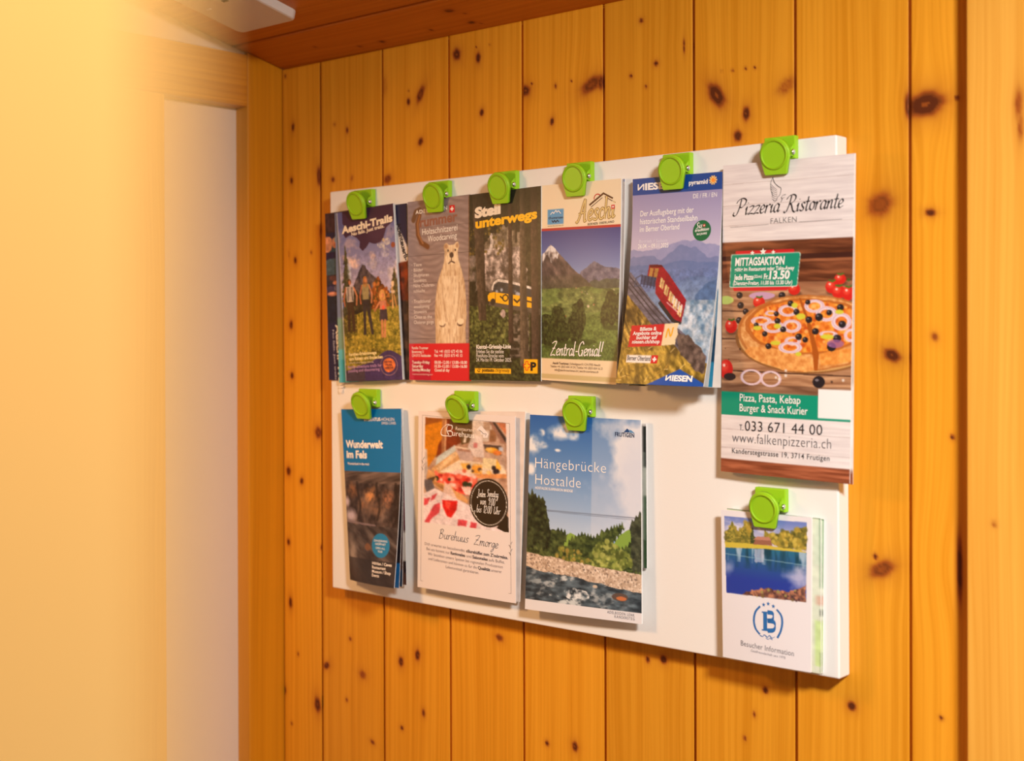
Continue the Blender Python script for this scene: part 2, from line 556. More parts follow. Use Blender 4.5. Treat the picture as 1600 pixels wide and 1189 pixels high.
# ------------------------------------------------------------------ clips
def lathe(profile, n=40):
    """profile: (radius, height) pairs; axis +Z, closed at radius 0."""
    V, Fc = [], []
    for r, h in profile:
        if r == 0:
            V.append([(0, 0, h)])
        else:
            V.append([(r * math.cos(2 * math.pi * k / n), r * math.sin(2 * math.pi * k / n), h) for k in range(n)])
    idx, out = [], []
    for ring in V:
        idx.append(list(range(len(out), len(out) + len(ring))))
        out += ring
    for a, b in zip(idx[:-1], idx[1:]):
        if len(a) == 1 and len(b) == 1:
            continue
        for k in range(n):
            k2 = (k + 1) % n
            if len(a) == 1:
                Fc.append((a[0], b[k], b[k2]))
            elif len(b) == 1:
                Fc.append((a[k], b[0], a[k2]))
            else:
                Fc.append((a[k], b[k], b[k2], a[k2]))
    return out, Fc


def clip_parts():
    """Local frame: x right, y out of the board is -Y, z up; origin at plate centre on the board."""
    import bmesh
    # back plate with side cheeks
    bm = bmesh.new()

    def bx(x0, x1, y0, y1, z0, z1):
        vs = [bm.verts.new((x, y, z)) for x in (x0, x1) for y in (y0, y1) for z in (z0, z1)]
        for f in ((0, 1, 3, 2), (4, 6, 7, 5), (0, 4, 5, 1), (2, 3, 7, 6), (0, 2, 6, 4), (1, 5, 7, 3)):
            bm.faces.new([vs[i] for i in f])
    bx(-0.0165, 0.0165, -0.0070, -0.0002, -0.0110, 0.0110)
    bmesh.ops.recalc_face_normals(bm, faces=bm.faces[:])
    bmesh.ops.bevel(bm, geom=bm.edges[:], offset=0.0010, segments=2, affect='EDGES', profile=0.5)
    n0 = len(bm.verts)
    for x0, x1 in ((-0.0150, -0.0128), (0.0128, 0.0150)):      # lugs that carry the pin
        pts = [(-0.006, 0.0035), (-0.006, -0.0095), (-0.0120, -0.0085), (-0.0130, -0.0045), (-0.0115, -0.0010)]
        A = [bm.verts.new((x0, y, z)) for y, z in pts]
        B = [bm.verts.new((x1, y, z)) for y, z in pts]
        bm.faces.new(A)
        bm.faces.new(B[::-1])
        for k in range(5):
            bm.faces.new((A[k], B[k], B[(k + 1) % 5], A[(k + 1) % 5]))
    bmesh.ops.recalc_face_normals(bm, faces=bm.faces[:])
    plate = bpy.data.meshes.new('back_plate')
    bm.to_mesh(plate)
    bm.free()
    # paddle: round dished head running into a straight jaw, lever tilted away at the top
    R0 = 0.0156
    ang = [(-22 + k * (224.0 / 48)) for k in range(49)]
    ring = [(R0 * math.cos(math.radians(a)), R0 * math.sin(math.radians(a))) for a in ang]
    ring += [(-0.0116, -0.0180), (-0.0106, -0.0190), (0.0106, -0.0190), (0.0116, -0.0180)]
    V, Fc = [], []
    n = len(ring)
    levels = [(1.0, 0.0), (1.0, 0.0030), (0.965, 0.0038)]
    for s, h in levels:
        V += [(x * s, z * s, h) for x, z in ring]
    for r in range(2):
        for k in range(n):
            Fc.append((r * n + k, r * n + (k + 1) % n, (r + 1) * n + (k + 1) % n, (r + 1) * n + k))
    Fc.append(tuple(range(n))[::-1])
    Fc.append(tuple(range(2 * n, 3 * n)))
    face_off = len(V)
    prof = [(0.0143, 0.0034), (0.0143, 0.0042), (0.0137, 0.0049), (0.0126, 0.0049), (0.0121, 0.0043), (0.0121, 0.0036), (0, 0.0036)]
    LV, LF = lathe(prof, 48)
    rim = mesh_np('dished_face', [(x, -h, y) for x, y, h in LV], [f[::-1] for f in LF])
    head = mesh_np('jaw', [(x, -h, z) for x, z, h in V], [f[::-1] for f in Fc])
    # pin
    pv, pf = lathe([(0, 0), (0.0016, 0), (0.0016, 0.033), (0, 0.033)], 14)
    pv2, pf2 = lathe([(0, 0.0330), (0.0026, 0.0330), (0.0026, 0.0342), (0.0015, 0.0350), (0, 0.0350)], 16)
    off = len(pv)
    pin = mesh_np('hinge_pin', [(h - 0.0175, -0.0098 + x, -0.0050 + y) for x, y, h in pv + pv2], pf + [tuple(i + off for i in f) for f in pf2])
    for me in (rim, head, pin):
        for p in me.polygons:
            p.use_smooth = len(p.vertices) < 6
        import bmesh as _b
        b2 = _b.new()
        b2.from_mesh(me)
        _b.ops.recalc_face_normals(b2, faces=b2.faces[:])
        b2.to_mesh(me)
        b2.free()
    return plate, head, rim, pin


_plate, _head, _rim, _pin = clip_parts()
for _m, _mt in ((_plate, M_green), (_head, M_green), (_rim, M_greenface), (_pin, M_steel)):
    _m.materials.append(_mt)


def place_clip(x, z, tilt, jaw_y, label, roll=0.0):
    """x, z: top right corner of the plate; tilt: degrees the lever leans out; jaw_y: distance of the jaw tip from the board."""
    root = empty('magnetic_clip', (x - 0.0165, -0.0214, z - 0.0110))
    root.rotation_euler = (0, math.radians(roll), 0)
    tag(root, label, 'clip', 'green clips on the white board')

    def part(name, me, loc=(0, 0, 0), rot=(0, 0, 0)):
        o = bpy.data.objects.new(name, me)
        COL.objects.link(o)
        o.parent = root
        o.location = loc
        o.rotation_euler = rot
        return o
    part('back_plate', _plate)
    t = math.radians(tilt)
    # jaw tip (local z = -0.0190) sits at -jaw_y
    hz = -0.0065
    loc = (0, -jaw_y - 0.0190 * math.sin(t), hz)
    h = part('jaw', _head, loc, (t, 0, 0))
    part('dished_face', _rim, loc, (t, 0, 0))
    part('hinge_pin', _pin)
    return root


# ------------------------------------------------------------------ printed matter
SHEETS = {
    'trail_left': ((115.0, -24.0, 1721.7), (237.6, -24.0, 1726.6), (241.1, -24.0, 1514.4), (121.4, -24.0, 1511.3)),
    'trail_right': ((161.4, -25.5, 1722.0), (264.4, -25.5, 1725.2), (267.3, -25.5, 1515.0), (163.9, -25.5, 1511.5)),
    'trail_teal': ((138.0, -28.0, 1720.6), (245.9, -28.0, 1726.0), (261.5, -28.0, 1515.2), (145.3, -28.0, 1508.8)),
    'trail': ((144.9, -31.0, 1720.2), (245.2, -30.0, 1726.0), (262.7, -32.0, 1515.4), (164.4, -34.0, 1511.0)),
    'trummer': ((268.8, -29.0, 1725.8), (370.5, -29.0, 1728.1), (371.0, -29.0, 1515.9), (271.3, -29.0, 1515.2)),
    'steil': ((370.6, -31.0, 1727.3), (476.7, -31.0, 1729.7), (475.7, -31.0, 1518.0), (370.0, -31.0, 1517.4)),
    'aeschi': ((476.3, -30.0, 1730.0), (583.3, -30.0, 1729.5), (584.1, -41.0, 1517.5), (474.7, -30.0, 1519.7)),
    'aeschi_back': ((482.8, -27.0, 1730.1), (585.5, -27.0, 1729.1), (584.7, -34.0, 1517.6), (479.4, -27.0, 1519.0)),
    'niesen': ((597.7, -30.0, 1727.6), (704.7, -30.0, 1726.8), (704.3, -64.0, 1519.1), (600.5, -64.0, 1520.3)),
    'niesen_b1': ((597.7, -29.0, 1727.7), (703.8, -29.0, 1726.7), (700.4, -50.0, 1518.3), (595.1, -52.0, 1519.4)),
    'niesen_b2': ((597.4, -28.0, 1727.8), (703.0, -28.0, 1726.7), (702.9, -46.0, 1518.1), (598.5, -48.0, 1518.7)),
    'niesen_b3': ((597.1, -27.0, 1727.9), (702.2, -27.0, 1726.6), (703.9, -33.0, 1517.2), (597.0, -36.0, 1516.6)),
    'pizza': ((706.2, -31.0, 1732.2), (843.9, -31.0, 1731.7), (839.1, -32.0, 1433.8), (703.5, -32.0, 1436.1)),
    'pizza_back': ((705.0, -28.0, 1732.5), (843.4, -28.0, 1732.2), (840.2, -28.0, 1432.9), (702.8, -29.0, 1435.8)),
    'wunder': ((150.9, -30.0, 1476.0), (258.1, -30.0, 1480.5), (273.9, -58.0, 1272.3), (167.6, -31.0, 1265.8)),
    'wunder_b1': ((151.0, -29.0, 1475.9), (257.9, -29.0, 1480.6), (269.8, -46.0, 1270.3), (172.3, -30.0, 1266.0)),
    'wunder_b2': ((152.9, -27.5, 1475.9), (257.2, -27.5, 1480.6), (266.1, -37.0, 1270.0), (171.3, -28.0, 1265.6)),
    'wunder_b3': ((154.8, -26.0, 1475.9), (256.2, -26.0, 1480.5), (264.0, -28.0, 1270.7), (164.4, -26.0, 1266.1)),
    'bure': ((288.1, -31.0, 1478.9), (438.6, -31.0, 1478.7), (440.4, -33.0, 1273.0), (286.6, -32.0, 1272.0)),
    'bure_back': ((298.0, -26.0, 1479.2), (449.0, -26.0, 1484.1), (441.7, -28.0, 1273.9), (292.9, -26.0, 1271.0)),
    'haenge': ((460.1, -31.0, 1481.5), (607.8, -31.0, 1481.6), (609.9, -33.0, 1274.2), (456.2, -36.0, 1269.5)),
    'haenge_b': ((486.5, -26.0, 1477.3), (610.9, -26.0, 1477.5), (611.5, -26.0, 1330.4), (486.0, -26.0, 1327.0)),
    'besuch': ((704.8, -34.0, 1399.0), (802.0, -34.0, 1400.1), (802.1, -36.0, 1257.7), (706.6, -34.0, 1256.8)),
    'besuch_b1': ((707.2, -27.0, 1400.0), (807.4, -27.0, 1399.1), (807.7, -27.0, 1255.7), (709.8, -27.0, 1254.8)),
    'besuch_b2': ((709.1, -23.0, 1399.5), (808.8, -23.0, 1397.9), (807.2, -23.0, 1255.4), (711.6, -23.0, 1253.1)),
}


class Sheet:
    """A hanging sheet: four corners in mm (TL, TR, BR, BL), eased outward towards its foot, optionally bowed."""

    def __init__(s, key, ease=1.0, bow=0.0, wave=0.0, lift=0.0):
        s.C = np.array(SHEETS[key]) / 1000.0
        s.ease, s.bow, s.wave, s.lift = ease, bow / 1000.0, wave / 1000.0, lift / 1000.0
        s.w = np.linalg.norm(s.C[1] - s.C[0])
        s.h = np.linalg.norm(s.C[3] - s.C[0])

    def at(s, u, v, out=0.0):
        u = np.asarray(u, float)
        v = np.asarray(v, float)
        TL, TR, BR, BL = s.C
        top = TL + (TR - TL) * u[..., None]
        bot = BL + (BR - BL) * u[..., None]
        P = top + (bot - top) * v[..., None]
        t = np.clip(v, 0, 1.2) ** s.ease
        P[..., 1] = top[..., 1] + (bot[..., 1] - top[..., 1]) * t
        P[..., 1] -= s.bow * np.sin(np.pi * np.clip(u, 0, 1)) * np.sin(np.pi / 2 * np.clip(v, 0, 1)) + s.wave * np.sin(np.pi * np.clip(v, 0, 1)) + s.lift + out
        return P


def slab(name, sh, t0, t1, mat, parent, inset=0.0, nu=10, nv=24):
    """Closed sheet body between depths t0 (front) and t1 (back) behind the printed face."""
    inset = inset / 1000
    u = np.linspace(inset / sh.w, 1 - inset / sh.w, nu + 1)
    v = np.linspace(inset / sh.h, 1 - inset / sh.h, nv + 1)
    Ug, Vg = np.meshgrid(u, v)
    A = sh.at(Ug, Vg, -t0).reshape(-1, 3)
    B = sh.at(Ug, Vg, -t1).reshape(-1, 3)
    n = len(A)
    Fc = []
    W = nu + 1
    for j in range(nv):
        for i in range(nu):
            a = j * W + i
            Fc.append((a, a + W, a + W + 1, a + 1))
            Fc.append((n + a, n + a + 1, n + a + W + 1, n + a + W))
    rim = [i for i in range(W)] + [j * W + nu for j in range(1, nv + 1)] + [nv * W + i for i in range(nu - 1, -1, -1)] + [j * W for j in range(nv - 1, 0, -1)]
    for a, b in zip(rim, rim[1:] + rim[:1]):
        Fc.append((a, b, n + b, n + a))
    return link(name, mesh_np(name, np.concatenate([A, B]), Fc), mat, parent)


# ---- a small painter for the printed pictures (colours are ink on paper, sRGB 0..255)
class Art:
    def __init__(s, nu, nv, base, seed=1):
        s.nu, s.nv = nu, nv
        s.W, s.H = 2 * nu + 2, 2 * nv + 2
        s.U, s.V = np.meshgrid((np.arange(s.W) + 0.5) / s.W, (np.arange(s.H) + 0.5) / s.H)
        s.A = np.ones((s.H, s.W, 3)) * np.array(base, float)
        s.rng = np.random.RandomState(seed)

    def noise(s, fu, fv, octv=3, seed=0, U=None, V=None):
        U = s.U if U is None else U
        V = s.V if V is None else V
        out, amp, tot = 0, 1.0, 0
        for o in range(octv):
            r = np.random.RandomState(seed * 17 + o + 5)
            G = r.rand(64, 64)
            x, y = U * fu * 2 ** o + 7.3, V * fv * 2 ** o + 3.1
            xi, yi = np.floor(x).astype(int), np.floor(y).astype(int)
            fx, fy = x - xi, y - yi
            fx, fy = fx * fx * (3 - 2 * fx), fy * fy * (3 - 2 * fy)
            g = lambda a, b: G[b % 64, a % 64]
            n = (g(xi, yi) * (1 - fx) + g(xi + 1, yi) * fx) * (1 - fy) + (g(xi, yi + 1) * (1 - fx) + g(xi + 1, yi + 1) * fx) * fy
            out = out + n * amp
            tot += amp
            amp *= 0.55
        return out / tot

    def put(s, mask, col, alpha=1.0):
        m = np.clip(mask.astype(float) * alpha, 0, 1)[..., None]
        s.A = s.A * (1 - m) + (np.array(col, float) if not isinstance(col, np.ndarray) or col.ndim == 1 else col) * m

    def mixc(s, t, c0, c1):
        t = np.clip(t, 0, 1)[..., None]
        return np.array(c0, float) * (1 - t) + np.array(c1, float) * t

    def rect(s, u0, v0, u1, v1, col, alpha=1.0):
        s.put((s.U >= u0) & (s.U <= u1) & (s.V >= v0) & (s.V <= v1), col, alpha)

    def vgrad(s, v0, v1, c0, c1, mask=None):
        m = (s.V >= v0) & (s.V <= v1)
        if mask is not None:
            m = m & mask
        s.put(m, s.mixc((s.V - v0) / max(1e-6, v1 - v0), c0, c1))

    def poly(s, pts, rough=0.0, rs=0, rf=14):
        U, V = s.U, s.V
        if rough:
            U = U + (s.noise(rf, rf * 2, 3, rs + 91) - 0.5) * rough * 2
            V = V + (s.noise(rf, rf * 2, 3, rs + 57) - 0.5) * rough * 1.2
        m = np.zeros(U.shape, bool)
        n = len(pts)
        for i in range(n):
            x0, y0 = pts[i]
            x1, y1 = pts[(i + 1) % n]
            if y0 == y1:
                continue
            c = ((y0 > V) != (y1 > V)) & (U < (x1 - x0) * (V - y0) / (y1 - y0) + x0)
            m ^= c
        return m

    def ell(s, u, v, ru, rv, rot=0.0, rough=0.0, rs=0):
        a = math.radians(rot)
        asp = rv_asp = 1.0
        dx, dy = (s.U - u) / ru, (s.V - v) / rv
        p, q = dx * math.cos(a) + dy * math.sin(a), -dx * math.sin(a) + dy * math.cos(a)
        d = np.sqrt(p * p + q * q)
        if rough:
            d = d + (s.noise(10, 20, 3, rs + 13) - 0.5) * rough
        return d

    def disc(s, u, v, ru, rv, col, alpha=1.0, rough=0.0, rs=0, soft=0.0):
        d = s.ell(u, v, ru, rv, 0, rough, rs)
        s.put((d < 1) if not soft else np.clip((1 + soft - d) / (2 * soft), 0, 1), col, alpha)

    def ring(s, u, v, ru, rv, col, th, alpha=1.0):
        d = s.ell(u, v, ru, rv)
        s.put(np.abs(d - 1) < th, col, alpha)

    def line(s, pts, wu, col, alpha=1.0, asp=2.0):
        """stroke, width wu in u units; asp = sheet height/width"""
        for (x0, y0), (x1, y1) in zip(pts[:-1], pts[1:]):
            dx, dy = x1 - x0, (y1 - y0) * asp
            L2 = dx * dx + dy * dy + 1e-12
            t = np.clip(((s.U - x0) * dx + (s.V - y0) * asp * dy) / L2, 0, 1)
            d = np.hypot(s.U - x0 - t * dx, (s.V - y0) * asp - t * dy)
            s.put(np.clip((wu - d) / (0.35 * wu) + 0.5, 0, 1), col, alpha)

    def blobs(s, n, mask, r, cols, seed, asp=2.0, alpha=0.9):
        rg = np.random.RandomState(seed)
        k = 0
        for _ in range(n * 12):
            i, j = rg.randint(s.H), rg.randint(s.W)
            if not mask[i, j]:
                continue
            u, v = s.U[i, j], s.V[i, j]
            rr = r * (0.5 + rg.rand())
            ru, rv = rr, rr / asp
            i0, i1 = max(0, int((v - rv) * s.H) - 1), min(s.H, int((v + rv) * s.H) + 2)
            j0, j1 = max(0, int((u - ru) * s.W) - 1), min(s.W, int((u + ru) * s.W) + 2)
            d = ((s.U[i0:i1, j0:j1] - u) / ru) ** 2 + ((s.V[i0:i1, j0:j1] - v) / rv) ** 2
            m = (np.clip(1.3 - d, 0, 1) * alpha)[..., None]
            c = np.array(cols[rg.randint(len(cols))], float)
            s.A[i0:i1, j0:j1] = s.A[i0:i1, j0:j1] * (1 - m) + c * m
            k += 1
            if k >= n:
                break

    def speckle(s, mask, amt, fu=90, fv=180, seed=0, octv=2):
        n = (s.noise(fu, fv, octv, seed + 31) - 0.5) * 2 * amt
        s.A = np.where(mask[..., None], s.A * (1 + n[..., None]), s.A)

    def skyline(s, v, amp, f, seed, spiky=0.0):
        h = v + (s.noise(f, 0.0, 4, seed) - 0.5) * amp
        if spiky:
            k = np.abs(((s.U * f * 2.3 + s.noise(f, 0, 1, seed + 3) * 1.7) % 1.0) - 0.5) * 2
            h = h + (k - 0.5) * spiky
        return s.V > h

    def trunk(s, u0, u1, v0, v1, w0, w1, col, seed=0):
        t = np.clip((s.V - v0) / (v1 - v0), 0, 1)
        c = u0 + (u1 - u0) * t
        w = w0 + (w1 - w0) * t
        m = (np.abs(s.U - c) < w) & (s.V >= v0) & (s.V <= v1)
        n = s.noise(60, 30, 3, seed + 3)
        sh = 0.72 + 0.56 * n - 0.25 * np.clip((s.U - c) / w, -1, 1)
        s.put(m, np.array(col, float)[None, None, :] * sh[..., None])

    def spruce(s, u, v0, v1, w, cols, seed=0):
        t = np.clip((s.V - v0) / (v1 - v0), 0, 1)
        j = (s.noise(50, 70, 3, seed + 11) - 0.4) * 1.3
        m = (np.abs(s.U - u) < w * (t * (0.75 + 0.5 * ((t * 9) % 1.0)) + 0.04) * (1 + j)) & (s.V >= v0) & (s.V <= v1)
        n = s.noise(45, 90, 3, seed + 2)
        s.put(m, s.mixc(n * 1.6 - 0.3, cols[0], cols[1]))

    def blur(s, r, mask):
        B = s.A
        for ax in (0, 1):
            acc = 0
            for k in range(-r, r + 1):
                acc = acc + np.roll(B, k, ax)
            B = acc / (2 * r + 1)
        s.A = np.where(mask[..., None], B, s.A)

    def grain(s, mask, amt=.16, f=24, seed=2):
        n = (s.noise(f, f * 2, 4, seed + 71) - .5) * 2 * amt + (s.noise(f * 4, f * 8, 2, seed + 72) - .5) * amt
        s.A = np.where(mask[..., None], s.A * (1 + n[..., None]), s.A)

    def result(s):
        nv, nu = s.nv, s.nu
        B = s.A.reshape(nv + 1, 2, nu + 1, 2, 3).mean((1, 3))
        return np.clip(B, 0, 255)


def face(sh, art, parent, name='front_cover'):
    nu, nv = art.nu, art.nv
    Ug, Vg = np.meshgrid(np.linspace(0, 1, nu + 1), np.linspace(0, 1, nv + 1))
    me = grid_mesh(name, sh.at(Ug, Vg, 0.0))
    rgb = lin(art.result())
    a = me.color_attributes.new('print', 'FLOAT_COLOR', 'POINT')
    a.data.foreach_set('color', np.concatenate([rgb, np.ones(rgb.shape[:2] + (1,))], -1).reshape(-1).astype(np.float32))
    return link(name, me, M_print, parent)


# ---- lettering
_tc = {}


def glyph_mesh(txt, bold, shear, spacing=1.0):
    key = (txt, bold, shear, spacing)
    if key in _tc:
        return _tc[key]
    cu = bpy.data.curves.new('t', 'FONT')
    cu.body = txt
    cu.resolution_u = 3
    cu.offset = bold
    cu.shear = shear
    cu.space_character = spacing
    o = bpy.data.objects.new('t', cu)
    COL.objects.link(o)
    dg = bpy.context.evaluated_depsgraph_get()
    e = o.evaluated_get(dg)
    me = e.to_mesh()
    V = np.empty(len(me.vertices) * 3)
    me.vertices.foreach_get('co', V)
    F_ = [tuple(p.vertices) for p in me.polygons]
    e.to_mesh_clear()
    bpy.data.objects.remove(o)
    bpy.data.curves.remove(cu)
    V = V.reshape(-1, 3)[:, :2].copy()
    _tc[key] = (V, F_)
    return _tc[key]


CAPH = glyph_mesh('H', 0.0, 0.0)[0][:, 1].max()


class Letters:
    """Collects lettering of one sheet; each named part becomes one mesh."""

    def __init__(s, sh):
        s.sh, s.parts = sh, {}

    def add(s, part, uv, faces, col):
        p = s.parts.setdefault(part, [[], [], [], 0])
        p[0].append(np.asarray(uv, float))
        k = p[3]
        p[1] += [tuple(i + k for i in f) for f in faces]
        p[2] += [tuple(col)] * len(faces)
        p[3] += len(uv)

    def text(s, part, txt, u0, u1, v, cap, col, bold=0.0, shear=0.0, rise=0.0, rot=0.0, spacing=1.0):
        """u0..u1 fit the width (u1 None: natural), v baseline at u0, cap height in mm, rise: dv of the baseline over the width"""
        V, F_ = glyph_mesh(txt, bold, shear, spacing)
        x = V[:, 0] - V[:, 0].min()
        y = V[:, 1] * (cap / CAPH)
        wmm = s.sh.w * 1000
        hmm = s.sh.h * 1000
        if u1 is None:
            x = x * (cap / CAPH)
        else:
            x = x * ((u1 - u0) * wmm / x.max())
        t = x / x.max()
        if rot:
            a = math.radians(rot)
            x, y = x * math.cos(a) - y * math.sin(a), x * math.sin(a) + y * math.cos(a)
        s.add(part, np.stack([u0 + x / wmm, v - y / hmm + rise * t], -1), F_, col)

    def stroke(s, part, pts, wmin, wmax, col, nib=35.0):
        """Pen stroke through points given in mm from the top left corner; width follows a slanted nib."""
        P = np.asarray(pts, float)
        if len(P) > 2:
            Q = [P[0]]
            E = np.concatenate([[2 * P[0] - P[1]], P, [2 * P[-1] - P[-2]]])
            for i in range(1, len(E) - 2):
                p0, p1, p2, p3 = E[i - 1], E[i], E[i + 1], E[i + 2]
                for t in np.linspace(0, 1, 7)[1:]:
                    Q.append(0.5 * ((2 * p1) + (-p0 + p2) * t + (2 * p0 - 5 * p1 + 4 * p2 - p3) * t * t + (-p0 + 3 * p1 - 3 * p2 + p3) * t ** 3))
            P = np.array(Q)
        d = np.gradient(P, axis=0)
        L_ = np.linalg.norm(d, axis=1) + 1e-9
        d = d / L_[:, None]
        nrm = np.stack([-d[:, 1], d[:, 0]], -1)
        a = np.arctan2(-d[:, 1], d[:, 0])
        w = (wmin + (wmax - wmin) * np.abs(np.sin(a - math.radians(nib)))) / 2
        wmm, hmm = s.sh.w * 1000, s.sh.h * 1000
        A, B = P + nrm * w[:, None], P - nrm * w[:, None]
        n = len(P)
        uv = np.concatenate([A, B]) / np.array([wmm, hmm])
        s.add(part, uv, [(i, i + 1, n + i + 1, n + i) for i in range(n - 1)], col)

    def poly(s, part, pts, col):
        """flat printed shape; pts in (u, v)"""
        n = len(pts)
        s.add(part, pts, [tuple(range(n))], col)

    def disc(s, part, u, v, rmm, col, n=24, rv=None):
        wmm, hmm = s.sh.w * 1000, s.sh.h * 1000
        rv = rv or rmm
        s.poly(part, [(u + rmm * math.cos(2 * math.pi * k / n) / wmm, v + rv * math.sin(2 * math.pi * k / n) / hmm) for k in range(n)], col)

    def arc(s, part, u, v, rmm, a0, a1, w, col, n=20, rv=None):
        wmm, hmm = s.sh.w * 1000, s.sh.h * 1000
        rv = rv or rmm
        pts = [(u * wmm + rmm * math.cos(math.radians(a)), v * hmm + rv * math.sin(math.radians(a))) for a in np.linspace(a0, a1, n)]
        s.stroke(part, pts, w, w, col)

    def script(s, part, txt, u0, u1, v, xh, col, wmin, wmax, slant=0.2, rise=0.0, nib=35.0):
        wmm, hmm = s.sh.w * 1000, s.sh.h * 1000
        segs, pen = [], 0.0
        for ch in txt:
            if ch == ' ':
                pen += 0.42
                continue
            adv, lines = GLY[ch]
            for ln in lines:
                segs.append([(pen + x + slant * y, y) for x, y in ln])
            pen += adv
        xs = [p[0] for g in segs for p in g]
        k = (u1 - u0) * wmm / (max(xs) - min(xs))
        x0 = min(xs)
        W_ = (max(xs) - x0)
        for g in segs:
            s.stroke(part, [(u0 * wmm + (x - x0) * k, v * hmm - y * xh / 0.5 + rise * hmm * (x - x0) / W_) for x, y in g], wmin, wmax, col, nib)

    def build(s, parent):
        for i, (part, (uvs, faces, cols, _)) in enumerate(s.parts.items()):
            uv = np.concatenate(uvs)
            P = s.sh.at(uv[:, 0], uv[:, 1], 0.00012 + 0.00003 * i)
            me = mesh_np(part, P, faces)
            uniq = []
            for c in cols:
                if c not in uniq:
                    uniq.append(c)
            o = link(part, me, [ink(c) for c in uniq], parent)
            me.polygons.foreach_set('material_index', np.array([uniq.index(c) for c in cols], np.int32))


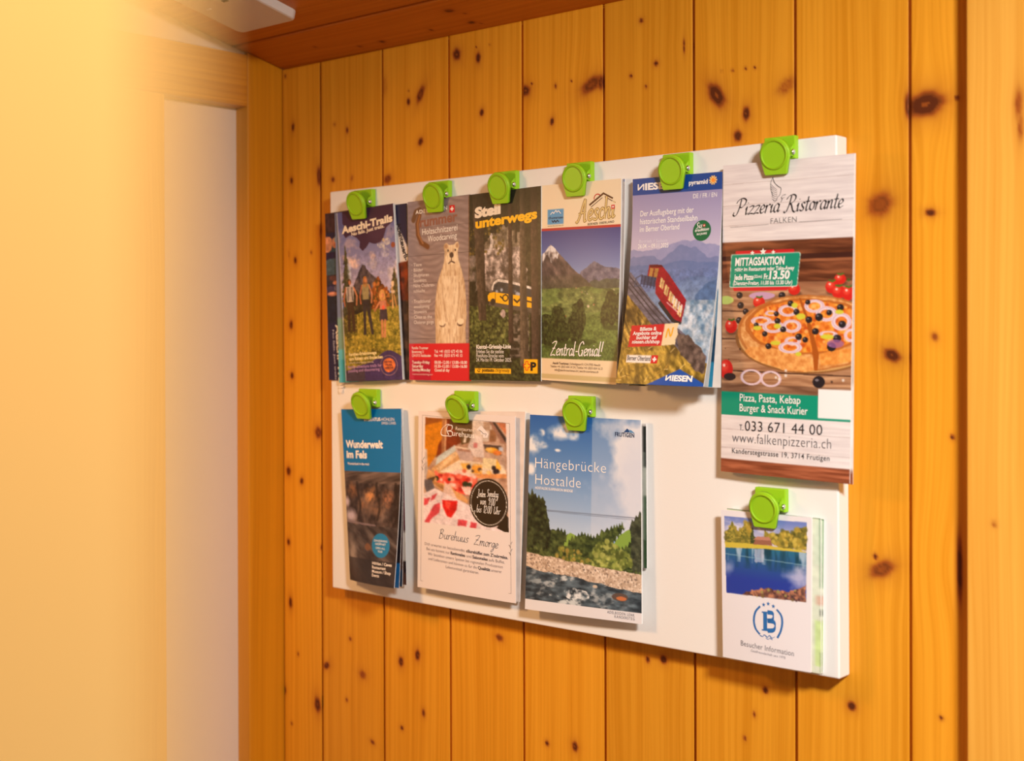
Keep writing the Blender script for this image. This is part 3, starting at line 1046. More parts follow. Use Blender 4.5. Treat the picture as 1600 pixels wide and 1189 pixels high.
# pen alphabet: x-height 0.5, ascender 1, descender -0.45
GLY = {
    'P': (.72, [[(.30, .95), (.26, .5), (.16, .1), (.02, -.02), (-.12, .06), (-.08, .2)], [(-.02, .72), (.12, .92), (.4, 1.0), (.66, .88), (.62, .62), (.42, .46), (.26, .5)]]),
    'R': (.82, [[(.30, .95), (.26, .5), (.16, .1), (.04, -.02), (-.06, .06)], [(-.02, .74), (.12, .92), (.4, 1.0), (.62, .9), (.6, .68), (.42, .52), (.26, .5), (.42, .4), (.58, .1), (.74, -.02), (.86, .06)]]),
    'i': (.26, [[(.02, .3), (.12, .48), (.1, .2), (.13, .02), (.26, .12)], [(.13, .68), (.15, .72)]]),
    'z': (.42, [[(.03, .44), (.2, .5), (.36, .46), (.2, .22), (.02, .02), (.2, .06), (.4, .04)]]),
    'e': (.38, [[(.04, .22), (.22, .26), (.32, .38), (.22, .5), (.08, .4), (.05, .18), (.16, .02), (.38, .12)]]),
    'r': (.36, [[(.02, .36), (.09, .48), (.08, .2), (.06, .0)], [(.08, .24), (.16, .42), (.28, .5), (.34, .44)]]),
    'a': (.46, [[(.36, .42), (.22, .5), (.06, .34), (.06, .1), (.18, .02), (.34, .2), (.38, .48), (.34, .14), (.38, .02), (.48, .12)]]),
    's': (.36, [[(.32, .42), (.22, .5), (.1, .42), (.16, .28), (.28, .16), (.2, .02), (.02, .06)]]),
    't': (.3, [[(.14, .82), (.12, .4), (.1, .14), (.16, .01), (.3, .1)], [(-.02, .52), (.28, .54)]]),
    'o': (.42, [[(.22, .5), (.08, .4), (.06, .14), (.2, .02), (.34, .14), (.34, .4), (.22, .5), (.3, .44), (.42, .44)]]),
    'n': (.48, [[(.02, .36), (.08, .48), (.08, .2), (.06, .0)], [(.08, .22), (.2, .46), (.32, .46), (.32, .16), (.36, .02), (.48, .12)]]),
    'B': (.62, [[(.12, .96), (.1, .5), (.06, .0)], [(-.02, .86), (.2, 1.0), (.4, .9), (.34, .66), (.12, .54), (.4, .48), (.48, .24), (.3, .02), (.04, .02)]]),
    'u': (.46, [[(.06, .5), (.04, .16), (.14, .02), (.28, .16), (.34, .5), (.32, .14), (.36, .02), (.46, .1)]]),
    'h': (.46, [[(.06, 1.0), (.06, .5), (.05, .0)], [(.06, .22), (.18, .46), (.3, .44), (.3, .14), (.34, .02), (.46, .1)]]),
    'm': (.66, [[(.02, .36), (.08, .48), (.06, .0)], [(.08, .22), (.18, .46), (.28, .44), (.27, .02)], [(.28, .24), (.38, .46), (.5, .44), (.5, .12), (.56, .02), (.66, .1)]]),
    'g': (.44, [[(.34, .42), (.2, .5), (.06, .34), (.08, .12), (.2, .06), (.34, .3), (.36, .48), (.32, -.1), (.2, -.42), (.06, -.38), (.14, -.2), (.44, .1)]]),
    'Z': (.66, [[(.04, .86), (.3, .98), (.54, .94), (.3, .5), (.02, .02), (.28, .06), (.6, .02)], [(.14, .5), (.46, .52)]]),
    'l': (.22, [[(.08, 1.0), (.07, .4), (.08, .08), (.14, .01), (.22, .08)]]),
    'G': (.64, [[(.52, .8), (.36, .98), (.12, .8), (.04, .4), (.16, .06), (.38, .04), (.5, .36), (.34, .38)], [(.5, .36), (.5, -.02)]]),
    '-': (.34, [[(.05, .3), (.3, .31)]]),
    '!': (.24, [[(.14, 1.0), (.1, .3)], [(.08, .08), (.1, .02)]]),
    'J': (.5, [[(.1, .92), (.34, .98), (.28, .4), (.2, -.1), (.06, -.16), (.0, .0)]]),
    'd': (.44, [[(.32, .42), (.18, .5), (.06, .3), (.1, .06), (.24, .08), (.34, .4), (.36, 1.0), (.33, .12), (.44, .08)]]),
    'S': (.5, [[(.44, .84), (.28, 1.0), (.1, .84), (.2, .56), (.36, .36), (.3, .06), (.02, .04)]]),
    'v': (.4, [[(.04, .5), (.14, .06), (.18, .02), (.34, .5)]]),
    'b': (.42, [[(.06, 1.0), (.05, .3), (.08, .04), (.24, .02), (.34, .24), (.24, .44), (.06, .34)]]),
    'U': (.6, [[(.08, .95), (.06, .3), (.18, .02), (.36, .1), (.46, .5), (.48, .95), (.46, .3), (.5, .02)]]),
    '9': (.42, [[(.32, .7), (.18, .58), (.06, .72), (.14, .92), (.3, .9), (.34, .6), (.24, .02)]]),
    '0': (.46, [[(.24, .94), (.1, .84), (.05, .46), (.12, .08), (.24, .0), (.36, .12), (.4, .5), (.34, .84), (.24, .94)]]),
    '1': (.26, [[(.02, .74), (.16, .94), (.14, .0)]]),
    '2': (.42, [[(.06, .74), (.16, .92), (.32, .86), (.3, .56), (.04, .02), (.38, .04)]]),
    ':': (.18, [[(.08, .5), (.09, .46)], [(.07, .1), (.08, .06)]]),
    'A': (.74, [[(-.02, .06), (.06, -.02), (.2, .24), (.46, 1.0), (.5, .5), (.54, .02), (.68, .06)], [(.1, .34), (.4, .4), (.6, .38)]]),
    'c': (.36, [[(.32, .4), (.2, .5), (.06, .34), (.07, .1), (.2, .02), (.36, .12)]]),
}


def swiss_cross(L, part, u, v, mm):
    w, h = mm / (L.sh.w * 1000), mm / (L.sh.h * 1000)
    L.poly(part, [(u, v), (u, v + h), (u + w, v + h), (u + w, v)], (205, 30, 40))
    for (a, b, c, d) in ((.2, .4, .8, .6), (.4, .2, .6, .8)):
        L.poly(part + '_cross', [(u + a * w, v + b * h), (u + a * w, v + d * h), (u + c * w, v + d * h), (u + c * w, v + b * h)], (245, 240, 236))


def brochure(name, label, cat, group, sh, art, thick=0.9, letters=None, page_mat=None, page_name='inner_pages'):
    base = sh.at(np.array(0.5), np.array(1.0))
    root = empty(name, (float(base[0]), float(base[1]), float(base[2])))
    tag(root, label, cat, group)
    face(sh, art, root)
    slab(page_name, sh, 0.00012, thick / 1000, page_mat or M_paper, root, 0.15)
    if letters is not None:
        letters.build(root)
    return root


# ================================================================== the brochures, top row from the left
CREAM = (240, 228, 208)
WHITE = (244, 242, 240)
G_TRAIL = 'leaflets under the first clip of the top row'


def art_plain(col, seed, stripes=()):
    a = Art(40, 100, col, seed)
    for (u0, v0, u1, v1, c) in stripes:
        a.rect(u0, v0, u1, v1, c)
    a.speckle(np.ones(a.U.shape, bool), 0.06, 14, 30, seed)
    return a


# ---- dark hiking brochure at the far left, half hidden
def make_trail_left():
    sh = Sheet('trail_left')
    a = Art(90, 220, (38, 34, 66), 3)
    U, V = a.U, a.V
    a.put((V < 0.12), (64, 42, 44))
    a.speckle(V < 0.12, .35, 30, 40, 4)
    a.vgrad(.12, .155, (40, 34, 62), (40, 34, 62))
    a.rect(0, .155, 1, .26, (44, 66, 80))
    a.disc(.02, .19, .09, .045, (206, 140, 104), rough=.3)
    a.disc(.14, .185, .035, .03, (196, 128, 96), rough=.3)
    a.disc(.16, .165, .025, .018, (150, 170, 190), rough=.3)
    a.put((V > .235) & (V < .285), (40, 30, 62))
    a.disc(.12, .33, .2, .055, (70, 92, 104), rough=.15)
    a.put((V > .37) & (V < .43), (52, 46, 54))
    a.disc(.12, .392, .07, .016, (96, 62, 58), rough=.4, rs=3)
    a.disc(.15, .42, .05, .011, (198, 132, 104), rough=.4)
    a.put((V > .44) & (V < .47), (66, 60, 90))
    a.disc(.17, .452, .05, .02, (122, 116, 148), rough=.4, rs=9)
    a.disc(.10, .485, .085, .012, (206, 138, 110), rough=.3, rs=5)
    a.vgrad(.5, .66, (34, 38, 48), (34, 36, 58))
    a.speckle((V > .155) & (V < .66), .25, 26, 50, 8)
    L = Letters(sh)
    L.text('lettering', 'Aeschi-Trails', .125, .83, .668, 8.0, WHITE, .03, rot=-87)
    L.text('small_lettering', 'No fails. Just trails.', .075, .6, .70, 3.0, (190, 186, 200), .01, rot=-87)
    brochure('hiking_leaflet', 'dark navy hiking leaflet half hidden at the far left of the board', 'leaflet', G_TRAIL, sh, a, 0.8, L)


make_trail_left()


# ---- second leaflet peeking out on the right, white slanted label with black letters
def make_trail_right():
    sh = Sheet('trail_right')
    a = Art(70, 200, (40, 40, 72), 5)
    U, V = a.U, a.V
    m = V > .30
    a.put(m, a.mixc(a.noise(14, 30, 3, 8) * 1.6 - .3, (60, 26, 18), (152, 64, 30)))
    a.put(V > .55, a.mixc(a.noise(10, 26, 3, 9) * 1.5 - .3, (34, 26, 24), (110, 78, 60)))
    a.put(a.poly([(.70, .07), (.80, .095), (1.02, .27), (1.02, .325), (.70, .34)]), (214, 208, 206))
    L = Letters(sh)
    L.text('lettering', 'Abenteuerli-', .815, 1.28, .108, 6.5, (28, 22, 30), .035, rot=-73)
    brochure('adventure_leaflet', 'dark leaflet with white slanted label and black letters between hiking and bear brochures', 'leaflet', G_TRAIL, sh, a, 0.8, L)


make_trail_right()


def make_trail_teal():
    sh = Sheet('trail_teal')
    a = art_plain((118, 132, 168), 6, [(.93, 0, 1, 1, (214, 206, 200)), (0, .62, .3, .80, (120, 160, 150)), (0, .80, .3, 1, (96, 186, 204)), (.05, .86, .2, 1, (60, 166, 196))])  # pale blue base colour is painted gloss; the teal foot is print
    brochure('folded_leaflet', 'folded leaflet with gloss painted pale blue, showing only its edges behind the hiking family brochure', 'leaflet', G_TRAIL, sh, a, 0.8)


make_trail_teal()


# ---- hiking family brochure
def make_trail():
    sh = Sheet('trail', ease=1.6, bow=2.5)
    a = Art(110, 300, (100, 112, 168), 7)
    U, V = a.U, a.V
    a.vgrad(0, .5, (84, 96, 160), (178, 168, 196))
    cl = a.noise(5, 12, 4, 3, U=U + V * 1.6, V=V - U * .25)
    a.put((V < .6), (226, 196, 190), np.clip((cl - .48) * 4.5, 0, 1) * np.clip(V * 4 - .2, 0, 1))
    a.put((V > .3) & (V < .6) & (U > .4), (168, 182, 214), .5 * np.clip((cl - .4) * 3, 0, 1))
    # mountain
    m = a.poly([(.16, .5), (.28, .41), (.36, .36), (.42, .325), (.47, .335), (.55, .38), (.66, .42), (.78, .47), (.9, .53), (.9, .64), (.1, .64)], .012, 2)
    n = a.noise(22, 40, 4, 5)
    a.put(m, a.mixc(n * 1.8 - .4, (46, 42, 52), (118, 104, 108)))
    # autumn trees
    m = a.poly([(.5, .6), (.56, .48), (.62, .43), (.7, .41), (.76, .45), (.86, .52), (.98, .5), (1, .64), (.5, .66)], .05, 3)
    a.put(m, a.mixc(n * 1.7 - .35, (60, 36, 22), (166, 92, 38)))
    a.blobs(160, m, .02, [(176, 104, 44), (140, 70, 30), (92, 72, 34), (196, 122, 60)], 4)
    m = a.poly([(.2, .64), (.2, .5), (.3, .46), (.4, .5), (.55, .52), (.55, .66)], .04, 4)
    a.put(m, a.mixc(n * 1.5 - .3, (36, 34, 28), (90, 78, 52)))
    a.spruce(.12, .20, .70, .13, ((40, 42, 34), (108, 104, 64)), 2)
    a.spruce(.95, .36, .60, .10, ((50, 50, 34), (128, 112, 60)), 5)
    # meadow
    md = V > (.62 - .04 * U + (a.noise(6, 0, 2, 8) - .5) * .03)
    a.put(md, a.mixc(a.noise(30, 70, 3, 6) * 1.7 - .35, (84, 84, 24), (182, 160, 62)))
    a.put(md & (U < .28) & (V < .72), (52, 48, 26), .65)
    a.put(md, (70, 64, 24), .75 * np.clip((a.noise(5, 14, 3, 12) - .52) * 6, 0, 1) * (V > .7))
    a.put(md, (212, 186, 84), .55 * np.clip((a.noise(60, 130, 2, 14) - .6) * 8, 0, 1))
    # white spray on the tree
    a.put(np.clip(1.2 - a.ell(.18, .34, .035, .07, 0, .6, 4), 0, 1) > 0, (206, 220, 232), .6 * np.clip(1.2 - a.ell(.18, .36, .05, .09, 0, .6, 4), 0, 1))
    # dark painted splash at the head
    sp = a.poly([(.0, -.02), (1.02, -.02), (1.02, .085), (.96, .105), (.86, .13), (.8, .19), (.74, .215), (.66, .215), (.56, .205), (.5, .235), (.44, .25), (.39, .225), (.40, .19), (.34, .165), (.25, .145), (.14, .155), (.09, .13), (.12, .085), (.06, .06)], .012, 6, 6)
    a.put(sp, (66, 42, 68))
    a.put(sp & (U > .35), (96, 66, 92), .35 * np.clip((a.noise(4, 8, 2, 9) - .45) * 4, 0, 1))
    a.put((U < .1) & (V < .1), (92, 96, 150))
    # fairy with wings, right
    for (du, dv, ru, rv, r) in ((-.05, .0, .06, .018, 20), (.06, -.012, .05, .02, -30), (0, .012, .02, .028, 0), (.02, .045, .07, .028, 0)):
        d = a.ell(.80 + du, .225 + dv, ru, rv, r, .5, int(abs(du) * 100))
        a.put(d < 1, (216, 212, 206), (.8 if dv < .03 else .4) * np.clip(a.noise(40, 80, 3, 77) * 3 - .8, 0, 1))
    a.disc(.8, .2, .02, .011, (196, 176, 150))
    a.disc(.955, .235, .035, .016, (150, 84, 62))
    a.blobs(34, (a.ell(.93, .18, .09, .045) < 1), .012, [(206, 206, 214), (84, 92, 110), (150, 160, 160)], 13)
    # family of three (printed)
    SK, SK2 = (198, 130, 92), (176, 104, 70)

    def person(u, vh, vs, vw, vf, w, top, legs, hair, lean=0.0):
        a.disc(u, vh, .030, .017, hair)
        a.disc(u + .003, vh + .004, .021, .013, SK)
        a.put(a.poly([(u - w, vs), (u + w, vs), (u + w * .8, vw), (u - w * .8, vw)]), top)
        a.put(a.poly([(u - w * .85, vw), (u + w * .85, vw), (u + w * 1.0 + lean, vf), (u + w * .35 + lean, vf), (u, vw + .03), (u - w * .3, vf), (u - w * .95, vf)]), legs)
        a.line([(u - w, vs + .01), (u - w * 1.6, vw - .02), (u - w * 1.4, vw + .02)], .012, SK2)
        a.line([(u + w, vs + .01), (u + w * 1.7, vw - .03), (u + w * 1.5, vw + .02)], .012, SK)
    person(.17, .418, .445, .535, .71, .075, (188, 178, 172), (66, 48, 32), (92, 58, 36))
    a.put(a.poly([(.13, .45), (.145, .45), (.14, .53), (.12, .53)]), (60, 52, 56))
    a.put(a.poly([(.2, .45), (.215, .45), (.22, .53), (.205, .53)]), (60, 52, 56))
    person(.455, .412, .44, .53, .735, .065, (150, 138, 98), (54, 48, 52), (196, 128, 58), .05)
    a.disc(.455, .43, .04, .03, (190, 120, 54), .55)
    a.disc(.465, .418, .020, .013, SK)
    # child
    a.disc(.735, .515, .05, .034, (214, 158, 92))
    a.disc(.745, .517, .022, .014, SK)
    a.put(a.poly([(.69, .545), (.79, .545), (.80, .595), (.69, .595)]), (198, 128, 100))
    a.put(a.poly([(.685, .595), (.80, .595), (.81, .66), (.675, .66)]), (64, 54, 66))
    a.line([(.715, .66), (.71, .75)], .016, SK)
    a.line([(.765, .66), (.75, .75)], .016, SK)
    a.line([(.69, .55), (.60, .60)], .012, SK)
    a.disc(.745, .585, .02, .012, (236, 90, 70))
    # wooden figure right
    a.line([(.90, .475), (.90, .59)], .012, (206, 160, 104))
    a.line([(.93, .52), (.96, .59)], .008, (196, 140, 84))
    a.disc(.915, .455, .025, .016, (224, 196, 160))
    a.disc(.915, .50, .03, .01, (224, 196, 160))
    # purple foot
    ft = V > (.905 - .075 * np.exp(-((U - .8) / .24) ** 2) + .05 * np.clip(.35 - U, 0, 1) * 2)
    a.put(ft, (62, 48, 96))
    a.put(ft & (U < .38) & (V > .93), (74, 66, 60), .6)
    a.ring(.79, .915, .135, .056, (196, 150, 140), .035, .6)
    a.disc(.79, .912, .095, .040, (226, 120, 60), .92, .25)
    a.put((U < .02), (196, 200, 220), .8)  # bluish gloss down the spine, painted into the cover
    a.grain(V > .26, .2)
    L = Letters(sh)
    L.text('title_lettering', 'Aeschi-Trails', .075, .975, .128, 8.4, CREAM, .045, rise=-.028)
    L.text('title_lettering', 'No fails. Just trails.', .25, .83, .150, 4.0, CREAM, .03, rise=-.022)
    L.text('small_lettering', 'Familien-Erlebniswege', .09, .60, .852, 3.6, (242, 226, 170), .03, rise=-.004)
    L.text('small_lettering', 'zum Rätseln und Entdecken', .09, .70, .878, 3.6, (242, 226, 170), .03, rise=-.004)
    L.text('small_lettering', 'schon ab 5 Jahren begehbar und lustig', .09, .54, .896, 1.7, (230, 214, 190), .0)
    L.text('small_lettering', 'Family adventure trails for', .06, .68, .925, 3.4, (178, 142, 190), .015, rise=-.004)
    L.text('small_lettering', 'puzzling and discovering', .06, .64, .947, 3.4, (178, 142, 190), .015, rise=-.004)
    for i, w in enumerate(('RÄTSEL', 'TRAIL', 'AESCHI')):
        L.text('badge_lettering', w, .725, .855, .902 + i * .017, 2.3, (92, 44, 60), .03)
    brochure('hiking_brochure', 'brochure with a hiking family below a mountain under a plum coloured title splash', 'brochure', G_TRAIL, sh, a, 1.6, L)


make_trail()


# ---- wood carver's brochure with the white bear
def make_bear():
    sh = Sheet('trummer', bow=1.2)
    a = Art(110, 300, (150, 132, 130), 11)
    U, V = a.U, a.V
    wav = a.noise(2.5, 6, 3, 4)
    g = np.sin((V * 62 + wav * 9 - U * 2.5) * 2 * math.pi / 2.2) * .5 + .5
    a.put(np.ones(U.shape, bool), a.mixc(.25 + .5 * g * a.noise(8, 60, 2, 6) + .3 * a.noise(3, 5, 2, 2), (112, 96, 98), (178, 160, 158)))
    a.put(np.abs((V * 6.5) % 1 - .5) > .492, (84, 70, 70), .7)
    a.put(U < .3, (140, 146, 178), .35 * (1 - U / .3))
    # swooping initial
    a.line([(.10, .105), (.14, .065), (.2, .055)], .035, (112, 84, 62))
    a.line([(.2, .085), (.16, .13), (.17, .19), (.22, .235), (.33, .262)], .03, (116, 76, 48), asp=2.08)
    a.line([(.2, .085), (.165, .13), (.18, .19), (.25, .24)], .012, (158, 112, 76), asp=2.08)
    # bear
    F1, F2, F3 = (240, 222, 190), (206, 176, 138), (150, 112, 80)
    body = a.poly([(.585, .36), (.60, .30), (.58, .27), (.6, .25), (.635, .25), (.66, .262), (.74, .262), (.775, .248), (.81, .25), (.82, .275), (.80, .30), (.815, .345),
                   (.86, .40), (.90, .47), (.925, .56), (.93, .66), (.91, .72), (.92, .80), (.45, .80), (.455, .74), (.44, .66), (.45, .56), (.48, .47), (.545, .40)], .006, 3)
    fur = a.noise(40, 26, 4, 9, U=U + a.noise(6, 6, 2, 3) * .1)
    a.put(body, a.mixc(fur * 1.7 - .35, F2, F1))
    sd = np.clip((np.abs(U - .68) / .25), 0, 1)
    a.put(body & (V > .38), F3, .33 * sd ** 3 + .0 * U)
    for uu in (.56, .82):
        a.line([(uu - .0, .47), (uu + (.02 if uu < .7 else -.01), .58), (uu + (.06 if uu < .7 else -.05), .675)], .010, (176, 140, 104), .75, 2.08)
    a.disc(.56, .694, .045, .013, (96, 66, 50), rough=.3)
    a.disc(.83, .69, .045, .013, (96, 66, 50), rough=.3)
    a.disc(.55, .683, .045, .016, F1, rough=.3)
    a.disc(.84, .678, .045, .016, F1, rough=.3)
    a.disc(.625, .268, .022, .012, (186, 150, 118))
    a.disc(.79, .268, .022, .012, (186, 150, 118))
    a.disc(.70, .335, .085, .034, F1)
    a.disc(.705, .317, .032, .016, (70, 56, 54))
    a.line([(.705, .333), (.70, .35), (.66, .362)], .008, (80, 56, 50), asp=2.08)
    a.line([(.70, .35), (.75, .36)], .008, (80, 56, 50), asp=2.08)
    a.disc(.65, .292, .012, .007, (60, 46, 46))
    a.disc(.762, .292, .012, .007, (60, 46, 46))
    a.line([(.68, .80), (.67, .72)], .008, (170, 130, 96), .8)
    a.put((V > .43) & body & (np.abs(U - .68) < .13), (250, 238, 214), .3)
    a.put(body, (150, 110, 78), .5 * np.clip((a.noise(70, 26, 3, 41, U=U + a.noise(5, 5, 2, 3) * .12) - .56) * 5, 0, 1))
    # red block
    a.put(V > .795, (206, 32, 46))
    a.put((V > .885) & (U < .37), (176, 24, 60))
    a.put((V > .795) & (U < .08), (196, 60, 92), .6)
    L = Letters(sh)
    L.text('title_lettering', 'ADELBODEN', .13, .64, .073, 4.2, WHITE, .02, spacing=1.2, rise=-.006)
    swiss_cross(L, 'emblem', .675, .046, 8.5)
    L.text('title_lettering', 'rummer', .20, .80, .148, 11.0, (146, 98, 82), .03, rise=-.014)
    L.text('title_lettering', 'Holzschnitzerei', .24, .80, .193, 7.0, WHITE, .0, rise=-.008)
    L.text('title_lettering', 'Woodcarving', .33, .79, .234, 7.0, WHITE, .0, rise=-.006)
    for i, t in enumerate(('· Tiere', '· Bilder', '· Skulpturen', '  Souvenirs', '· Nähe Choleren-', '  schlucht', '', '· Traditional', '  woodcarving', '  Souvenirs', '· Close to the', '  Choleren gorge')):
        if t:
            L.text('list_lettering', t.strip(), .09 if t[0] == ' ' else .06, (.09 if t[0] == ' ' else .06) + .025 * len(t.strip()) * .95, .365 + i * .0292, 3.9, (238, 232, 232))
    for i, (t, u1) in enumerate((('Familie Trummer', .33), ('Bonerenweg 11', .25), ('CH-3715 Adelboden', .37))):
        L.text('address_lettering', t, .05, u1, .828 + i * .0212, 3.1, WHITE, .01)
    L.text('address_lettering', 'Tel. +41 (0)33 673 43 06', .43, .87, .848, 3.3, WHITE, .01)
    L.text('address_lettering', 'Fax +41 (0)33 673 45 15', .43, .87, .870, 3.3, WHITE, .01)
    for i, (t, w) in enumerate((('Tuesday–Friday', .30), ('Saturday', .19), ('Sunday/Monday', .31))):
        L.text('address_lettering', t, .05, .05 + w, .908 + i * .0212, 3.3, WHITE, .015)
    for i, (t, w) in enumerate((('08.00–12.00 / 13.00–18.00', .51), ('10.30–12.00 / 13.00–16.00', .51), ('Closed all day', .24))):
        L.text('address_lettering', t, .43, .43 + w, .908 + i * .0212, 3.3, WHITE, .015)
    L.text('address_lettering', 'trummerwoodcarving.com', .05, .40, .972, 2.2, (236, 200, 200))
    brochure('woodcarving_brochure', 'grey and red brochure with a carved white bear standing upright', 'brochure', None, sh, a, 1.4, L)


make_bear()


# ---- forest brochure with the yellow bus
def make_bus():
    sh = Sheet('steil', bow=1.0)
    a = Art(116, 300, (52, 50, 38), 21)
    U, V = a.U, a.V
    n = a.noise(26, 50, 4, 3)
    a.put(np.ones(U.shape, bool), a.mixc(n * 1.5 - .3, (30, 30, 24), (70, 66, 48)))
    # rock face and waterfall
    rk = a.poly([(.10, .50), (.18, .36), (.22, .28), (.34, .22), (.5, .19), (.62, .2), (.74, .24), (.8, .40), (.82, .52), (.1, .53)], .05, 5)
    r1 = a.noise(16, 26, 4, 8, U=U + V * .6, V=V - .4 * U)
    r2 = a.noise(40, 70, 3, 18)
    a.put(rk, a.mixc(r1 * 2.2 - .65 + (r2 - .5) * .6, (84, 74, 70), (232, 216, 210)))
    a.put(rk & (V < .30), (96, 86, 62), .55)
    a.put(rk & (V > .46), (70, 62, 54), .5)
    a.put((np.abs(U - .30 - .03 * np.sin(V * 30)) < .02 + .04 * r2 * (V - .2)) & (V > .22) & (V < .33), (214, 206, 204), .8)
    lf = (V > .13) & (V < .34) & (U < .5)
    a.blobs(120, lf & (r1 > .5), .016, [(106, 88, 40), (84, 76, 36), (128, 108, 52)], 6)
    a.put((U < .12) & (V > .33) & (V < .47), (166, 150, 148), np.clip(a.noise(14, 22, 3, 6) * 2 - .5, 0, 1) * .8)
    # undergrowth
    ug = V > (.60 + .10 * np.clip(U - .25, 0, 1) + (a.noise(7, 0, 3, 5) - .5) * .05)
    a.put(ug, a.mixc(a.noise(40, 80, 3, 9) * 1.9 - .45, (30, 36, 20), (104, 112, 58)))
    a.blobs(260, ug & (V < .85), .014, [(110, 122, 64), (64, 76, 36), (142, 146, 84), (48, 58, 28)], 8, alpha=.7)
    a.put(ug & (V > .82), (30, 30, 22), .35)
    # stone wall under the road
    a.put(a.poly([(.30, .575), (1, .63), (1, .66), (.28, .60)]), (88, 80, 72))
    a.disc(.49, .645, .055, .032, (168, 152, 150), rough=1.2, rs=3)
    sw = (U > .58) & (U < .84) & (V > .65) & (V < .88)
    a.put(sw, a.mixc(a.noise(22, 60, 2, 10) * 2.2 - .8, (40, 36, 32), (146, 132, 124)), .9)
    a.put((U > .85) & (V > .66) & (V < .9), (24, 22, 18), .8)
    # yellow bus
    YB = (250, 186, 20)
    a.put(a.poly([(.33, .50), (.36, .478), (.42, .464), (.6, .478), (.88, .515), (.88, .54), (.33, .522)]), (222, 214, 208))
    a.put(a.poly([(.345, .524), (.36, .492), (.42, .478), (.6, .492), (.88, .528), (.88, .565), (.34, .535)]), (58, 60, 66))
    a.blobs(30, a.poly([(.36, .50), (.6, .495), (.86, .54), (.86, .56), (.36, .53)]), .018, [(176, 186, 204), (40, 44, 54), (120, 130, 150)], 5)
    a.put(a.poly([(.27, .55), (.30, .535), (.36, .532), (.6, .548), (.88, .568), (.88, .622), (.6, .605), (.44, .592), (.28, .578)]), YB)
    a.disc(.345, .583, .035, .018, (46, 40, 36))
    a.ring(.52, .565, .035, .016, (40, 34, 26), .22)
    a.line([(.45, .556), (.49, .57)], .008, (40, 34, 26))
    a.line([(.64, .575), (.68, .59), (.72, .575), (.76, .60)], .010, (50, 38, 24))
    a.line([(.8, .585), (.87, .592)], .008, (60, 44, 24))
    a.line([(.38, .54), (.38, .585)], .005, (60, 44, 24))
    # trunks
    a.trunk(.12, .20, .0, .68, .075, .055, (74, 62, 52), 1)
    a.trunk(.575, .60, .02, .80, .022, .034, (62, 48, 42), 2)
    a.trunk(.74, .78, .0, .92, .03, .055, (84, 72, 60), 3)
    a.trunk(.90, .93, .0, .95, .045, .050, (66, 52, 46), 4)
    a.trunk(.66, .66, .0, .28, .012, .014, (52, 46, 38), 5)
    a.grain((V > .16) & ~((V > .52) & (V < .63) & (U > .26)), .3, 30)
    a.put((V < .16), (34, 36, 28), .6 * np.clip(1.2 - V / .13, 0, 1))
    a.put((U > .985), (26, 24, 22))
    # yellow panels
    a.rect(.085, .935, .60, .962, (250, 190, 30))
    a.rect(.775, .885, .955, .958, (250, 186, 20))
    L = Letters(sh)
    L.text('title_lettering', 'Steil', .08, .45, .128, 10.6, CREAM, .06, rise=-.012)
    L.text('title_lettering', 'unterwegs', .09, .95, .184, 10.0, (250, 196, 40), .045, rise=-.022)
    L.text('small_lettering', 'Kiental–Griesalp-Linie', .105, .60, .832, 4.4, WHITE, .025, rise=-.002)
    L.text('small_lettering', 'Erleben Sie die steilste', .105, .50, .856, 4.0, WHITE)
    L.text('small_lettering', 'PostAuto-Strecke vom', .105, .50, .878, 4.0, WHITE)
    L.text('small_lettering', '24. Mai bis 19. Oktober 2025.', .105, .61, .900, 4.0, WHITE)
    L.text('web_lettering', 'postauto', .19, .365, .954, 3.6, (34, 26, 20), .03)
    L.text('web_lettering', '.ch/griesalp', .37, .58, .954, 3.6, (90, 64, 20))
    L.arc('horn_emblem', .145, .948, 1.6, 30, 330, .5, (34, 26, 20))
    L.stroke('horn_emblem', [(12.5, 198.5), (15.0, 200.6), (17.6, 197.4)], .4, .6, (34, 26, 20))
    L.text('emblem', 'P', .865, .94, .944, 8.4, (30, 26, 24), .05)
    for (x0, y0, x1, y1) in ((82.0, 191.5, 91.2, 195.0), (85.0, 188.4, 88.4, 198.2)):
        pts = [(x0, y0), (x1, y0), (x1, y1), (x0, y1), (x0, y0)]
    cr = [(85, 188.5), (88.2, 188.5), (88.2, 191.6), (91, 191.6), (91, 194.8), (88.2, 194.8), (88.2, 198), (85, 198), (85, 194.8), (82, 194.8), (82, 191.6), (85, 191.6), (85, 188.5)]
    for p, q in zip(cr[:-1], cr[1:]):
        L.stroke('emblem', [p, q], .8, .8, (214, 50, 36))
    brochure('bus_brochure', 'dark forest brochure with a yellow bus among tree trunks', 'brochure', None, sh, a, 1.3, L)


make_bus()


# ---- mountain valley brochure with cream bands, and the leaflet behind it
def make_valley_back():
    sh = Sheet('aeschi_back', ease=1.3)
    a = art_plain((206, 196, 190), 8, [(.975, 0, 1, .022, (66, 96, 150)), (.99, .03, 1, .5, (150, 140, 140)), (.98, .55, .99, .8, (60, 52, 56)), (.985, .5, 1, 1, (88, 74, 60))])
    brochure('folded_leaflet', 'white edged leaflet with a blue tip just behind the cream mountain valley brochure', 'leaflet', None, sh, a, 1.6)


make_valley_back()


